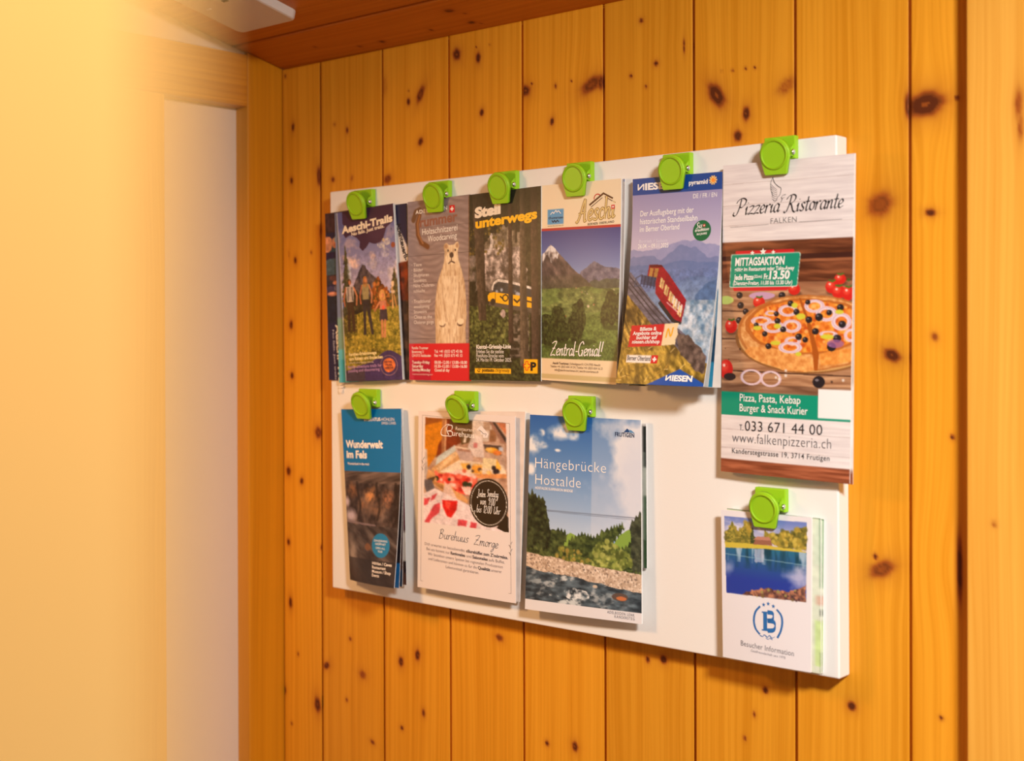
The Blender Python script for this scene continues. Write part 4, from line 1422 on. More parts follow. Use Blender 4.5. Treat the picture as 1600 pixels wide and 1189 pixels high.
def make_valley():
    sh = Sheet('aeschi', ease=1.5, bow=1.5)
    a = Art(120, 300, (236, 220, 190), 31)
    U, V = a.U, a.V
    ph = (V > .232) & (V < .885)
    a.vgrad(.232, .50, (42, 58, 138), (138, 164, 214))
    a.rect(0, .222, 1, .236, (176, 30, 44))
    n = a.noise(24, 50, 4, 3)
    # right range
    m = a.poly([(.46, .50), (.52, .45), (.57, .432), (.62, .415), (.68, .40), (.73, .405), (.8, .425), (.88, .43), (1, .44), (1, .56), (.46, .56)], .014, 4)
    a.put(m, a.mixc(n * 1.8 - .45, (62, 66, 100), (134, 130, 152)))
    m = a.poly([(.5, .53), (.7, .495), (1, .485), (1, .58), (.5, .58)], .02, 9)
    a.put(m, a.mixc(n * 1.5 - .3, (46, 58, 62), (84, 96, 84)))
    # main peak
    pk = a.poly([(-.02, .37), (.05, .345), (.10, .318), (.135, .308), (.17, .32), (.24, .355), (.34, .395), (.46, .445), (.56, .48), (.68, .525), (.6, .57), (-.02, .58)], .01, 6)
    rid = a.noise(14, 22, 4, 8, U=U * 1.0 - V * .7, V=V)
    a.put(pk, a.mixc(rid * 1.9 - .5, (56, 50, 60), (138, 118, 116)))
    a.put(pk & (V > .46), a.mixc(n * 1.6 - .3, (50, 56, 48), (92, 92, 72)), np.clip((V - .44) * 9, 0, 1))
    a.put(pk & (V < .325 + .09 * a.noise(18, 10, 3, 12)) & (U > .02) & (U < .3), (226, 226, 232), np.clip(a.noise(26, 30, 3, 13) * 3 - 1.0, 0, 1))
    # valley floor
    vl = (V > .53 + (a.noise(6, 0, 3, 5) - .5) * .02) & (V < .885)
    a.put(vl, a.mixc(a.noise(18, 60, 4, 10) * 1.8 - .4, (62, 80, 46), (140, 156, 92)))
    fld = vl & (a.noise(5, 22, 2, 15) > .55)
    a.put(fld, (112, 140, 74), .6)
    near = (V > .66 - .02 * U + (a.noise(4, 0, 2, 6) - .5) * .05) & (V < .885) & (V > .86 - .2 * U - .06)
    a.put(near, a.mixc(a.noise(60, 120, 3, 16) * 1.5 - .25, (70, 92, 44), (120, 146, 76)))
    a.put((V > .8) & (V < .885), a.mixc(a.noise(70, 130, 3, 17) * 1.5 - .25, (62, 84, 40), (112, 138, 72)))
    a.blobs(26, (a.ell(.34, .665, .09, .018) < 1) | (a.ell(.62, .615, .10, .022) < 1), .012, [(176, 104, 72), (206, 190, 170), (150, 84, 60)], 4)
    a.blobs(22, vl & (V < .6) & (U > .35), .008, [(200, 190, 176), (160, 120, 96)], 9)

    def tree(u, v0, v1, w, s_):
        d = a.ell(u, (v0 + v1) / 2, w, (v1 - v0) / 2, 0, .55, s_)
        a.put(d < 1, a.mixc(a.noise(50, 90, 3, s_ + 4) * 1.9 - .55, (22, 34, 18), (82, 98, 50)))
        a.put((a.ell(u + w, v1 + .005, w * 1.5, .012) < 1) & (V > v1 - .02), (52, 70, 34), .7)
    tree(.10, .66, .82, .15, 3)
    tree(.30, .70, .80, .12, 6)
    tree(.24, .62, .76, .10, 5)
    tree(.50, .58, .79, .095, 7)
    tree(.46, .66, .8, .09, 8)
    tree(.90, .53, .72, .085, 9)
    tree(.84, .60, .72, .06, 10)
    tree(.99, .56, .70, .05, 11)
    a.grain((V > .47) & (V < .885), .2, 30)
    a.rect(0, .885, 1, 1, (236, 218, 184))
    a.rect(0, .965, 1, .988, (206, 190, 140))
    # lake logo block
    a.rect(.085, .128, .295, .205, (74, 152, 208))
    L = Letters(sh)
    L.stroke('lake_logo', [(13.0, 32.0), (16, 29.5), (17.5, 31), (20.5, 28.0), (22, 30), (24, 28.6), (27.5, 31.6)], .9, .9, WHITE)
    L.text('lake_logo', 'thunersee', .095, .285, .176, 2.9, (20, 30, 60), .01)
    L.stroke('lake_logo', [(15, 38.4), (17, 40.4), (18.8, 38.6), (20.6, 40.6), (22.6, 38.6), (24.6, 40.4)], 1.1, 1.1, (20, 30, 60))
    L.text('lake_logo', 'www.thunersee.ch', .085, .29, .214, 1.5, (110, 100, 90))
    GOLD, BRN = (206, 176, 104), (92, 60, 40)
    L.script('village_logo', 'Aeschi', .455, .93, .20, 11.5, (150, 118, 60), 2.6, 3.3, .12, -.012)
    L.script('village_logo_face', 'Aeschi', .455, .93, .20, 11.5, (226, 202, 140), 1.2, 1.8, .12, -.012)
    L.stroke('village_logo', [(66, 25.0), (84.5, 13.6)], 2.0, 2.4, BRN)
    L.stroke('village_logo', [(68, 27.2), (83, 18.0)], .8, .8, BRN)
    L.stroke('village_logo', [(83.5, 13.4), (96.5, 19.6)], 1.6, 1.8, BRN)
    L.stroke('village_logo', [(86, 17.2), (96, 22.4)], .8, .8, BRN)
    L.arc('village_logo', .715, .088, 4.4, 170, 320, 1.1, (190, 36, 40))
    swiss_cross(L, 'emblem', .885, .125, 4.2)
    L.text('village_logo', 'BERNER OBERLAND', .60, .92, .232 - .013, 2.3, (70, 52, 44), .02, rise=-.006, spacing=1.2)
    L.script('slogan_lettering', 'Zentral-Genial!', .14, .83, .872, 7.6, WHITE, .8, 1.5, .22, -.006)
    L.text('address_lettering', 'Aeschi Tourismus', .17, .39, .915, 2.4, (120, 100, 84), .02)
    L.text('address_lettering', '| Scheidgasse 8 | CH-3703 Aeschi', .40, .80, .915, 2.4, (130, 110, 94))
    L.text('address_lettering', 'Telefon +41 (0)33 654 14 24 | Telefax +41 (0)33 654 16 21', .14, .83, .932, 2.4, (130, 110, 94))
    L.text('address_lettering', 'info@aeschi-tourismus.ch | aeschi-tourismus.ch', .20, .78, .949, 2.4, (130, 110, 94))
    brochure('valley_brochure', 'cream banded brochure with a snow tipped peak above a green valley', 'brochure', None, sh, a, 1.6, L)


make_valley()


# ---- funicular brochure, bulging outward, and the open leaves behind it
G_FUN = 'open leaves behind the funicular brochure'


def make_funicular_backs():
    sh = Sheet('niesen_b3', ease=1.5)
    a = art_plain((226, 220, 214), 12, [(0, .95, .2, 1, (70, 66, 44))])
    brochure('folded_leaflet', 'white leaf between the blue funicular brochure and the pizza menu, rearmost of its stack', 'leaflet', G_FUN, sh, a, .8)
    sh = Sheet('niesen_b2', ease=1.7)
    a = art_plain((96, 134, 160), 13, [(0, .72, 1, .88, (26, 64, 92)), (0, .88, 1, 1, (44, 132, 168)), (.9, 0, 1, .55, (206, 206, 212))])
    brochure('folded_leaflet', 'teal edged leaf sticking out at the lower right of the blue funicular brochure', 'leaflet', G_FUN, sh, a, .6)
    sh = Sheet('niesen_b1', ease=1.9)
    a = art_plain((150, 152, 158), 14, [(0, .6, .08, 1, (96, 80, 40)), (.94, .5, 1, 1, (176, 178, 178))])
    brochure('folded_leaflet', 'grey glossy leaf directly behind the cover of the blue funicular brochure', 'leaflet', G_FUN, sh, a, .6)


make_funicular_backs()


def make_funicular():
    sh = Sheet('niesen', ease=1.9, bow=2.0)
    a = Art(120, 300, (166, 164, 206), 41)
    U, V = a.U, a.V
    a.vgrad(0, .40, (138, 134, 184), (206, 198, 220))
    n = a.noise(24, 44, 4, 3)
    # ridges, far to near
    for v0, amp, f, c0, c1, sd in ((.352, .05, 5, (160, 160, 200), (140, 146, 190), 4), (.385, .07, 5, (128, 138, 184), (112, 126, 172), 9), (.435, .05, 4, (112, 128, 176), (94, 116, 166), 12)):
        m = a.skyline(v0 - .03 * np.exp(-((U - .62) / .2) ** 2), amp, f, sd)
        a.put(m, a.mixc(n, c0, c1))
    m = V > (.50 + .10 * np.clip(.75 - U, 0, 1) - .05 * np.clip(U - .6, 0, 1) + (a.noise(7, 0, 3, 22) - .5) * .05)
    a.put(m, a.mixc((V - .47) * 4 + (n - .5) * .5, (96, 118, 164), (146, 170, 200)))
    m = a.poly([(.78, .58), (.86, .53), (1, .50), (1, .62), (.8, .63)], .02, 7)
    a.put(m, (74, 104, 150), .8)
    a.put((V > .60) & (V < .86) & (U > .6), a.mixc(a.noise(22, 36, 4, 14) * 2 - .5, (92, 128, 160), (206, 214, 224)), .9)
    # slope of dry grass
    gm = V > (.56 + .36 * np.clip(U - .06, 0, 1) + (a.noise(20, 0, 3, 6) - .5) * .04)
    gr = a.noise(34, 30, 3, 8, U=U - V * 1.2, V=V)
    a.put(gm, a.mixc(gr * 2.1 - .55, (74, 58, 22), (214, 176, 84)))
    a.put(gm & (V > .8), (188, 158, 52), .35)
    a.put(gm, (66, 52, 26), .7 * np.clip((a.noise(6, 9, 3, 17) - .57) * 7, 0, 1))
    for k in range(90):
        u, v = a.rng.rand() * .8, .72 + a.rng.rand() * .28
        if v > .6 + .36 * u:
            L_ = .03 + .05 * a.rng.rand()
            an = -1.1 + a.rng.rand() * 1.3
            a.line([(u, v), (u + L_ * math.cos(an), v + L_ * math.sin(an) * .5)], .004, [(236, 206, 128), (180, 140, 58), (110, 84, 34)][k % 3], .8)
    # rail track
    tr = a.poly([(-.02, .455), (.02, .46), (.30, .60), (.50, .685), (.72, .76), (.98, .86), (.97, .93), (.80, .89), (.60, .80), (.40, .745), (.2, .655), (-.02, .56)])
    a.put(tr, a.mixc(a.noise(8, 60, 3, 10) * 1.4 - .2, (72, 68, 84), (134, 128, 144)))
    for d in (.0, .028, .055):
        a.line([(0, .475 + d), (.30, .612 + d), (.60, .735 + d), (.97, .872 + d)], .006, (52, 48, 56), .9)
    rk = a.poly([(.62, .76), (.75, .76), (.98, .86), (.98, .94), (.9, .93), (.70, .85)], .02, 5)
    a.put(rk, a.mixc(n * 1.8 - .4, (60, 48, 46), (130, 110, 100)))
    # red car climbing
    R1, R2 = (150, 22, 40), (112, 14, 30)
    a.put(a.poly([(.235, .427), (.375, .428), (.47, .475), (.69, .60), (.665, .705), (.58, .69), (.40, .60), (.335, .565), (.33, .53), (.215, .515)]), R1)
    a.put(a.poly([(.235, .427), (.375, .428), (.40, .44), (.25, .44)]), (96, 20, 30))
    a.put(a.poly([(.25, .442), (.35, .446), (.33, .505), (.235, .50)]), (176, 130, 70))
    a.put(a.poly([(.29, .445), (.305, .445), (.29, .505), (.275, .505)]), (120, 26, 36))
    a.put(a.poly([(.40, .60), (.58, .69), (.665, .705), (.66, .715), (.56, .705), (.38, .615)]), (40, 36, 42))
    for k in range(5):
        u, v = .385 + k * .058, .487 + k * .033
        a.put(a.poly([(u, v), (u + .022, v + .010), (u + .010, v + .055), (u - .012, v + .045)]), (222, 196, 132))
        a.put(a.poly([(u + .026, v + .013), (u + .044, v + .021), (u + .032, v + .064), (u + .014, v + .057)]), (206, 176, 116))
    for k in range(4):
        u, v = .545 + k * .032, .575 + k * .014
        a.put(a.poly([(u, v), (u + .018, v + .008), (u + .008, v + .045), (u - .010, v + .037)]), (226, 216, 206))
    a.line([(.48, .61), (.62, .66)], .006, (226, 190, 190), .8)
    a.put(a.poly([(.16, .475), (.33, .49), (.325, .535), (.15, .52)]), (64, 74, 110))
    for k in range(5):
        a.line([(.16 + k * .04, .478 + k * .003), (.15 + k * .04, .53 + k * .003)], .005, (40, 44, 70))
    a.line([(.09, .49), (.16, .475)], .006, (70, 76, 100))
    a.line([(.09, .49), (.08, .53), (.15, .525)], .006, (70, 76, 100))
    a.grain(V > .45, .18, 26)
    # head band, ticket, corner sign
    a.rect(0, 0, 1, .083, (20, 70, 152))
    tk = a.poly([(.10, .722), (.485, .712), (.475, .815), (.088, .825)])
    a.put(tk, (196, 26, 40))
    a.put(a.poly([(.485, .712), (.64, .707), (.63, .735), (.645, .76), (.625, .785), (.63, .808), (.475, .815)]), (232, 212, 170))
    a.rect(.09, .862, .385, .898, (240, 232, 226))
    a.put(a.poly([(.33, 1.01), (.72, .922), (.995, .985), (.995, 1.01)]), (16, 78, 168))
    L = Letters(sh)

    def reversed_n(part, u, v, w, cap, col):
        W_, H_ = sh.w * 1000, sh.h * 1000
        x, y, h = u * W_, v * H_, cap
        L.stroke(part, [(x + .7, y - h), (x + .7, y)], 1.5, 1.5, col)
        L.stroke(part, [(x + w - .7, y - h), (x + w - .7, y)], 1.5, 1.5, col)
        L.stroke(part, [(x + w - .9, y - h + .5), (x + .9, y - .5)], 1.5, 1.5, col)
    reversed_n('title_lettering', .06, .058, 8.0, 6.4, WHITE)
    L.text('title_lettering', 'IESEN', .145, .46, .058, 6.4, WHITE, .045)
    L.text('title_lettering', 'pyramid', .64, .845, .050, 4.2, WHITE, .03)
    for k in range(10):
        an = k * math.pi / 5
        L.stroke('emblem', [(96.5 + 2.0 * math.cos(an), 7.6 + 2.0 * math.sin(an)), (96.5 + 4.6 * math.cos(an), 7.6 + 4.6 * math.sin(an))], 1.4, 1.4, (248, 206, 120))
    L.disc('emblem', .905, .0362, 2.4, (244, 150, 60))
    L.text('title_lettering', 'DE / FR / EN', .69, .945, .116, 4.4, WHITE)
    L.text('text_lettering', 'Der Ausflugsberg mit der', .095, .70, .187, 5.6, WHITE, .01, rise=-.004)
    L.text('text_lettering', 'historischen Standseilbahn', .095, .745, .226, 5.6, WHITE, .01, rise=-.004)
    L.text('text_lettering', 'im Berner Oberland', .095, .55, .264, 5.6, WHITE, .01, rise=-.004)
    L.text('text_lettering', 'Betrieb / Saison', .095, .42, .318, 3.2, (226, 222, 236))
    L.text('text_lettering', '26.04. – 09.11.2025', .085, .44, .345, 4.4, WHITE, .01)
    L.disc('badge', .80, .272, 10.4, (30, 106, 66), 32)
    L.script('badge_lettering', 'Suisse' if False else 'Sis', .735, .80, .262, 2.8, WHITE, .5, .8, .2, -.004)
    L.text('badge_lettering', 'tradition', .725, .875, .277, 2.8, WHITE, .02, .25, rise=-.006)
    L.text('badge_lettering', '365 JAHRE', .745, .855, .293, 1.9, WHITE, .02, rise=-.003)
    swiss_cross(L, 'badge_emblem', .81, .242, 2.6)
    for i, (t, u0, u1) in enumerate((('Billette &', .205, .40), ('Angebote online', .125, .465), ('buchbar auf', .175, .42), ('niesen.ch/shop', .13, .455))):
        L.text('ticket_lettering', t, u0, u1, .747 + i * .0205, 3.5, WHITE, .025, rise=-.004)
    L.stroke('ticket_lettering', [(55.5, 163.5), (57.2, 154.5), (61.0, 162.0), (63.0, 153.0)], 1.5, 1.5, (240, 176, 40), 0)
    L.text('region_lettering', 'Berner Oberland', .10, .378, .889, 4.8, (30, 30, 36), .0)
    swiss_cross(L, 'region_emblem', .387, .862, 8.0)
    reversed_n('sign_lettering', .585, .978, 6.6, 5.2, WHITE)
    L.text('sign_lettering', 'IESEN', .655, .875, .978, 5.2, WHITE, .045)
    brochure('funicular_brochure', 'blue brochure with a red funicular car on a mountain slope, curling outward', 'brochure', None, sh, a, 1.0, L)


make_funicular()


# ---- tall pizza menu
def make_pizza_back():
    sh = Sheet('pizza_back', ease=1.3)
    a = art_plain((232, 228, 226), 15, [(.985, .26, 1, .7, (150, 120, 104)), (.0, .955, 1, 1, (150, 84, 56))])
    brochure('menu_flyer', 'second copy of the pizza menu, only its right edge showing', 'flyer', None, sh, a, 1.0)


make_pizza_back()


def make_pizza():
    sh = Sheet('pizza', ease=1.2, bow=2.0)
    a = Art(190, 480, (226, 220, 222), 51)
    U, V = a.U, a.V
    top = lambda u: 258.9 - 19.3 * u

    def pz(x, y):
        u = (1125 + x / 4.953 - 1129.5) / 205.0
        return u, (380 + y / 4.953 - top(u)) / (477.3 + 39 * u)
    # pale planks at the head and by the address
    g = a.noise(5, 160, 3, 4)
    a.put(np.ones(U.shape, bool), a.mixc(g * 1.3 - .15, (214, 206, 208), (238, 232, 232)))
    for v in (.065, .135, .2, .86, .92):
        a.put(np.abs(V - v - (a.noise(3, 0, 2, 7) - .5) * .004) < .0012, (176, 160, 158), .5)
    # photograph
    ph = (V > .253) & (V < .80)
    g = a.noise(4, 110, 4, 6, V=V + (a.noise(3, 5, 2, 9) - .5) * .02)
    a.put(ph, a.mixc(g * 1.9 - .45, (110, 62, 36), (190, 136, 98)))
    b1 = (V > .253) & (V < .40)
    a.put(b1, a.mixc(a.noise(3, 70, 4, 16, V=V + (a.noise(4, 5, 2, 3) - .5) * .03) * 2 - .5, (78, 38, 22), (150, 88, 56)))
    a.put(np.abs(V - .305) < .008, (54, 24, 22), .8)
    a.put(np.abs(V - .318) < .004, (196, 126, 86), .5)
    a.put((V > .385) & (V < .405), (176, 128, 96), .6)
    a.put(ph & (V > .405), a.mixc(g * 1.6 - .2, (138, 92, 62), (206, 164, 126)), .75)
    for v, al in ((.475, .7), (.565, .8), (.668, .9)):
        a.put(np.abs(V - v - .006 * U) < .0022, (70, 42, 30), al)
    a.put(ph & (V > .71), a.mixc(g * 1.6 - .3, (84, 56, 42), (160, 124, 100)), .6)

    def tomato(x, y, rx, ry, stem=True):
        u, v = pz(x, y)
        ru, rv = rx / 4.953 / 205, ry / 4.953 / 497
        a.disc(u + .008, v + rv * .75, ru * 1.05, rv * .5, (74, 42, 30), .55, soft=.2)
        a.disc(u, v, ru, rv, (206, 34, 28))
        a.disc(u - ru * .25, v - rv * .3, ru * .55, rv * .5, (232, 84, 62), .7, soft=.35)
        a.disc(u - ru * .3, v - rv * .4, ru * .18, rv * .16, (250, 206, 190))
        if stem:
            a.line([(u - ru * .4, v - rv * .95), (u + ru * .1, v - rv * .8), (u + ru * .5, v - rv * 1.0)], .006, (70, 110, 40), asp=2.15)

    def olive(x, y, r):
        u, v = pz(x, y)
        ru, rv = r / 4.953 / 205, r / 4.953 / 497
        a.disc(u, v, ru, rv, (34, 28, 34))
        a.disc(u - ru * .3, v - rv * .3, ru * .3, rv * .22, (140, 132, 140), .8)

    def oring(x, y, rx, ry, th=.18, col=(226, 206, 214)):
        u, v = pz(x, y)
        a.ring(u, v, rx / 4.953 / 205, ry / 4.953 / 497, col, th)
        a.ring(u, v - .001, rx / 4.953 / 205 * 1.06, ry / 4.953 / 497 * 1.06, (196, 150, 178), th * .25, .6)
    u, v = pz(55, 440)
    a.disc(u, v, .07, .014, (190, 206, 110), rough=.3)
    u, v = pz(350, 405)
    a.disc(u, v, .10, .012, (196, 156, 190), rough=.25)
    tomato(330, 455, 48, 45)
    for t in ((945, 275, 42, 40), (885, 335, 46, 50), (935, 375, 48, 52), (1005, 385, 45, 55)):
        tomato(*t)
    a.blobs(40, a.ell(*pz(965, 300), .07, .012) < 1, .012, [(96, 130, 60), (60, 96, 40)], 3)
    tomato(605, 355, 46, 44, False)
    for o in ((170, 402, 26), (180, 480, 27), (222, 528, 25), (168, 596, 26), (512, 402, 27)):
        olive(*o)
    tomato(102, 640, 50, 56)
    tomato(62, 972, 58, 76, False)
    a.disc(*pz(95, 1030), .05, .012, (50, 34, 34))
    # pizza
    def pe(x, y, rx, ry, rough=.0, rs=0):
        u, v = pz(x, y)
        return a.ell(u, v, rx / 4.953 / 205, ry / 4.953 / 497, 0, rough, rs)
    d = pe(700, 735, 560, 268)
    a.put(d < 1, (206, 158, 96))
    a.put((d < 1) & (d > .95), (140, 92, 50))
    d = pe(705, 690, 545, 288, .05, 3)
    n = a.noise(40, 90, 3, 21)
    a.put(d < 1, a.mixc(n * 1.5 - .25, (196, 118, 52), (240, 190, 126)))
    a.put((d < 1) & (d > .955), (170, 98, 44), .7)
    d2 = pe(690, 640, 450, 205, .10, 5)
    a.put(d2 < 1, a.mixc(a.noise(30, 70, 4, 22) * 2.0 - .5, (206, 92, 22), (246, 172, 66)))
    a.blobs(300, d2 < .96, .013, [(240, 158, 70), (216, 104, 34), (248, 190, 110), (190, 74, 24), (230, 136, 60)], 6, 2.4, .8)
    a.put((d2 < 1.05) & (d2 > .97), (176, 92, 32), .8)
    # front crust of the cut slices
    cr = a.poly([pz(*p) for p in ((215, 835), (260, 800), (420, 805), (620, 850), (760, 900), (770, 985), (700, 998), (560, 985), (380, 930), (260, 880))], .006, 8)
    a.put(cr, a.mixc(n * 1.5 - .25, (206, 124, 56), (244, 184, 108)))
    cr = a.poly([pz(*p) for p in ((800, 850), (1060, 800), (1060, 900), (930, 935), (815, 945))], .006, 9)
    a.put(cr, a.mixc(n * 1.5 - .25, (216, 130, 52), (244, 178, 92)))
    cut = a.poly([pz(*p) for p in ((640, 420), (655, 420), (740, 640), (800, 860), (790, 985), (765, 985), (745, 800), (700, 600))])
    a.put(cut, (168, 84, 24))
    for (x, y, rx, ry) in ((445, 645, 68, 38), (590, 640, 58, 40), (350, 600, 66, 28), (560, 520, 60, 36), (760, 485, 60, 40), (850, 545, 62, 45), (958, 605, 58, 52), (600, 755, 50, 26), (580, 805, 72, 36), (865, 700, 52, 18), (1030, 710, 40, 40), (430, 540, 40, 16)):
        oring(x, y, rx, ry, .26)
    for (x, y, r) in ((470, 545, 20), (480, 600, 24), (625, 530, 24), (525, 665, 24), (720, 590, 26), (795, 570, 30), (770, 680, 26), (950, 495, 26), (870, 535, 22), (965, 625, 28), (645, 722, 26), (695, 745, 22), (310, 632, 20), (580, 465, 24), (710, 455, 20), (930, 735, 30), (890, 800, 34), (410, 795, 24), (380, 700, 22)):
        olive(x, y, r)
    for (x, y, rx, ry) in ((318, 655, 34, 18), (480, 640, 28, 20), (660, 565, 36, 24), (610, 480, 24, 22), (945, 530, 34, 18), (465, 770, 38, 16), (855, 722, 48, 18), (645, 855, 24, 16)):
        u, v = pz(x, y)
        a.disc(u, v, rx / 4.953 / 205, ry / 4.953 / 497, (206, 206, 60), .95, .4)
    u, v = pz(920, 775)
    a.disc(u, v, .06, .012, (150, 96, 150), .8, .3)
    # loose rings and salt on the table
    oring(275, 1035, 80, 56, .13)
    oring(432, 1048, 74, 56, .13)
    a.blobs(46, pe(560, 1020, 110, 40) < 1, .008, [(232, 226, 220)], 9, 2.15)
    a.blobs(16, pe(215, 1010, 40, 40) < 1, .007, [(232, 226, 220)], 10, 2.15)
    a.blobs(22, pe(140, 880, 120, 110) < 1, .006, [(60, 34, 26)], 11, 2.15)
    a.blobs(14, pe(960, 1060, 80, 50) < 1, .008, [(60, 40, 34), (226, 220, 214)], 12, 2.15)
    a.blobs(18, pe(60, 550, 60, 40) < 1, .007, [(226, 214, 196)], 13, 2.15)
    olive(800, 1072, 46)
    # green strip, white code field, address, wooden foot
    a.put((V > .7375) & (V < .807) & (U < .78), (0, 146, 116))
    a.put((V > .8055) & (V < .8125), (0, 146, 116))
    a.put((U > .765) & (V > .716) & (V < .8055), (240, 236, 236))
    a.blobs(24, (U < .07) & (V > .74) & (V < .79), .02, [(90, 176, 140), (40, 156, 120)], 4, 2.15, .6)
    a.put(V > .955, a.mixc(a.noise(4, 120, 3, 30) * 1.8 - .4, (120, 60, 36), (186, 110, 76)))
    # offer panel
    def rr(u0, v0, u1, v1, sk, col):
        a.put(a.poly([(u0 + sk, v0), (u1 + sk - .008, v0), (u1 + sk, v0 + .004), (u1 - .003, v1 - .004), (u1 - .012, v1), (u0 + .006, v1), (u0, v1 - .004), (u0 + sk - .006, v0 + .004)]), col)
    rr(.115, .2815, .57, .30, .0, (206, 30, 40))
    rr(.095, .39, .53, .411, .0, (206, 30, 40))
    rr(.062, .2925, .60, .3995, .018, (206, 226, 214))
    rr(.066, .2945, .596, .3975, .018, (0, 146, 116))
    L = Letters(sh)
    INK = (40, 36, 40)
    L.script('name_lettering', 'Pizzeria', .085, .455, .1665, 8.0, INK, .45, 1.7, .25, -.0035)
    L.script('name_lettering', 'Ristorante', .485, .925, .1655, 8.0, INK, .45, 1.7, .25, -.0035)
    L.text('name_lettering', 'FALKEN', .385, .585, .1985, 5.0, (84, 80, 84), -.008, spacing=1.05, rise=-.0012)
    W_, H_ = sh.w * 1000, sh.h * 1000
    L.stroke('name_lettering', [(.065 * W_, .2035 * H_), (.37 * W_, .2005 * H_)], .35, .35, (110, 104, 108))
    L.stroke('name_lettering', [(.605 * W_, .1985 * H_), (.92 * W_, .1965 * H_)], .35, .35, (110, 104, 108))

    def wp(x, y):           # falcon drawing, from crop coordinates
        px, py = 1110 + x / 4.246, 200 + y / 4.246
        u = (px - 1129.5) / 205
        return (u * W_, (py - top(u)) / (477.3 + 39 * u) * H_)
    for pts, w in ((((428, 325), (440, 360), (465, 385), (485, 400), (478, 440), (462, 460)), .7), (((428, 325), (415, 365), (418, 410), (430, 450)), .6), (((462, 460), (452, 480), (440, 490)), .6),
                   (((518, 440), (500, 445), (488, 460), (494, 470), (484, 492)), .8), (((494, 470), (500, 462), (510, 456)), .5)):
        L.stroke('falcon_drawing', [wp(*p) for p in pts], .3, w, (60, 56, 60))
    for k in range(7):
        L.stroke('falcon_drawing', [wp(418 + k, 372 + k * 16), wp(436 + k * 2, 392 + k * 15), wp(458 + k, 408 + k * 11)], .2, .4, (90, 86, 90))
    L.text('offer_lettering', 'MITTAGSAKTION', .105, .50, .3287, 7.2, WHITE, .03, .12, rise=-.0005)
    L.text('offer_lettering', 'gültig im Restaurant oder Take-Away', .10, .575, .3465, 3.5, WHITE, .02, .12, rise=-.0005)
    L.text('offer_lettering', 'Jede Pizza', .095, .255, .3745, 5.0, WHITE, .03, .12)
    L.text('offer_lettering', '(32cm)', .258, .325, .369, 2.6, WHITE, .02, .12)
    L.text('offer_lettering', 'Fr.', .338, .375, .374, 5.0, WHITE, .03, .12)
    L.text('offer_lettering', '13.50', .38, .54, .374, 7.4, WHITE, .035, .12)
    L.text('offer_lettering', '(Dienstag-Freitag, 11.00 bis 13.30 Uhr)', .09, .56, .3915, 3.6, WHITE, .02, .12)
    for k, (u, r) in enumerate(((.245, 2.6), (.33, 3.6), (.41, 2.4))):
        c = (u * W_, (.2895 - .003 * (k == 1)) * H_)
        pts = []
        for j in range(10):
            rr_ = r if j % 2 == 0 else r * .45
            an = -math.pi / 2 + j * math.pi / 5
            pts.append(((c[0] + rr_ * math.cos(an)) / W_, (c[1] + rr_ * math.sin(an)) / H_))
        L.add('stars', pts + [(c[0] / W_, c[1] / H_)], [(j, (j + 1) % 10, 10) for j in range(10)], (240, 238, 230))
    L.text('strip_lettering', 'Pizza, Pasta, Kebap', .155, .635, .7665, 7.0, WHITE, .005, rise=-.001)
    L.text('strip_lettering', 'Burger & Snack Kurier', .155, .69, .799, 7.0, WHITE, .005, rise=-.001)
    L.text('phone_lettering', 'T.', .155, .185, .861, 5.6, (60, 56, 60))
    L.text('phone_lettering', '033 671 44 00', .20, .80, .861, 9.4, INK, .0, rise=-.003, spacing=1.05)
    L.text('phone_lettering', 'www.falkenpizzeria.ch', .095, .865, .9005, 9.4, (88, 84, 88), -.012, rise=-.002, spacing=1.05)
    L.text('phone_lettering', 'Kanderstegstrasse 19, 3714 Frutigen', .095, .855, .9365, 4.8, (56, 52, 56), .004, rise=-.001, spacing=1.08)
    brochure('menu_flyer', 'tall pizza restaurant menu with a pizza on a wooden table', 'flyer', None, sh, a, 1.2, L)


make_pizza()


# ================================================================== lower row
G_CAVE = 'leaflets behind the blue cave brochure'


def make_cave_backs():
    sh = Sheet('wunder_b3', ease=1.4)
    a = art_plain((88, 56, 48), 16, [(.9, .42, 1, .68, (96, 24, 30)), (.93, .70, 1, .86, (206, 196, 186)), (.95, .86, 1, .93, (40, 30, 32))])
    brochure('folded_leaflet', 'brown leaflet at the right edge of the blue cave brochure, nearest the board', 'leaflet', G_CAVE, sh, a, .8)
    sh = Sheet('wunder_b2', ease=1.5)
    a = art_plain((78, 52, 46), 17, [(0, .9, 1, 1, (30, 60, 92))])
    brochure('folded_leaflet', 'dark brown leaflet, middle one of the leaves behind the blue cave brochure', 'leaflet', G_CAVE, sh, a, .6)
    sh = Sheet('wunder_b1', ease=1.6)
    a = art_plain((34, 30, 36), 18, [(0, 0, 1, .3, (26, 40, 60)), (.0, .86, 1, 1, (10, 104, 170))])
    brochure('folded_leaflet', 'leaflet with a blue foot just behind the cover of the blue cave brochure', 'leaflet', G_CAVE, sh, a, .6)


make_cave_backs()


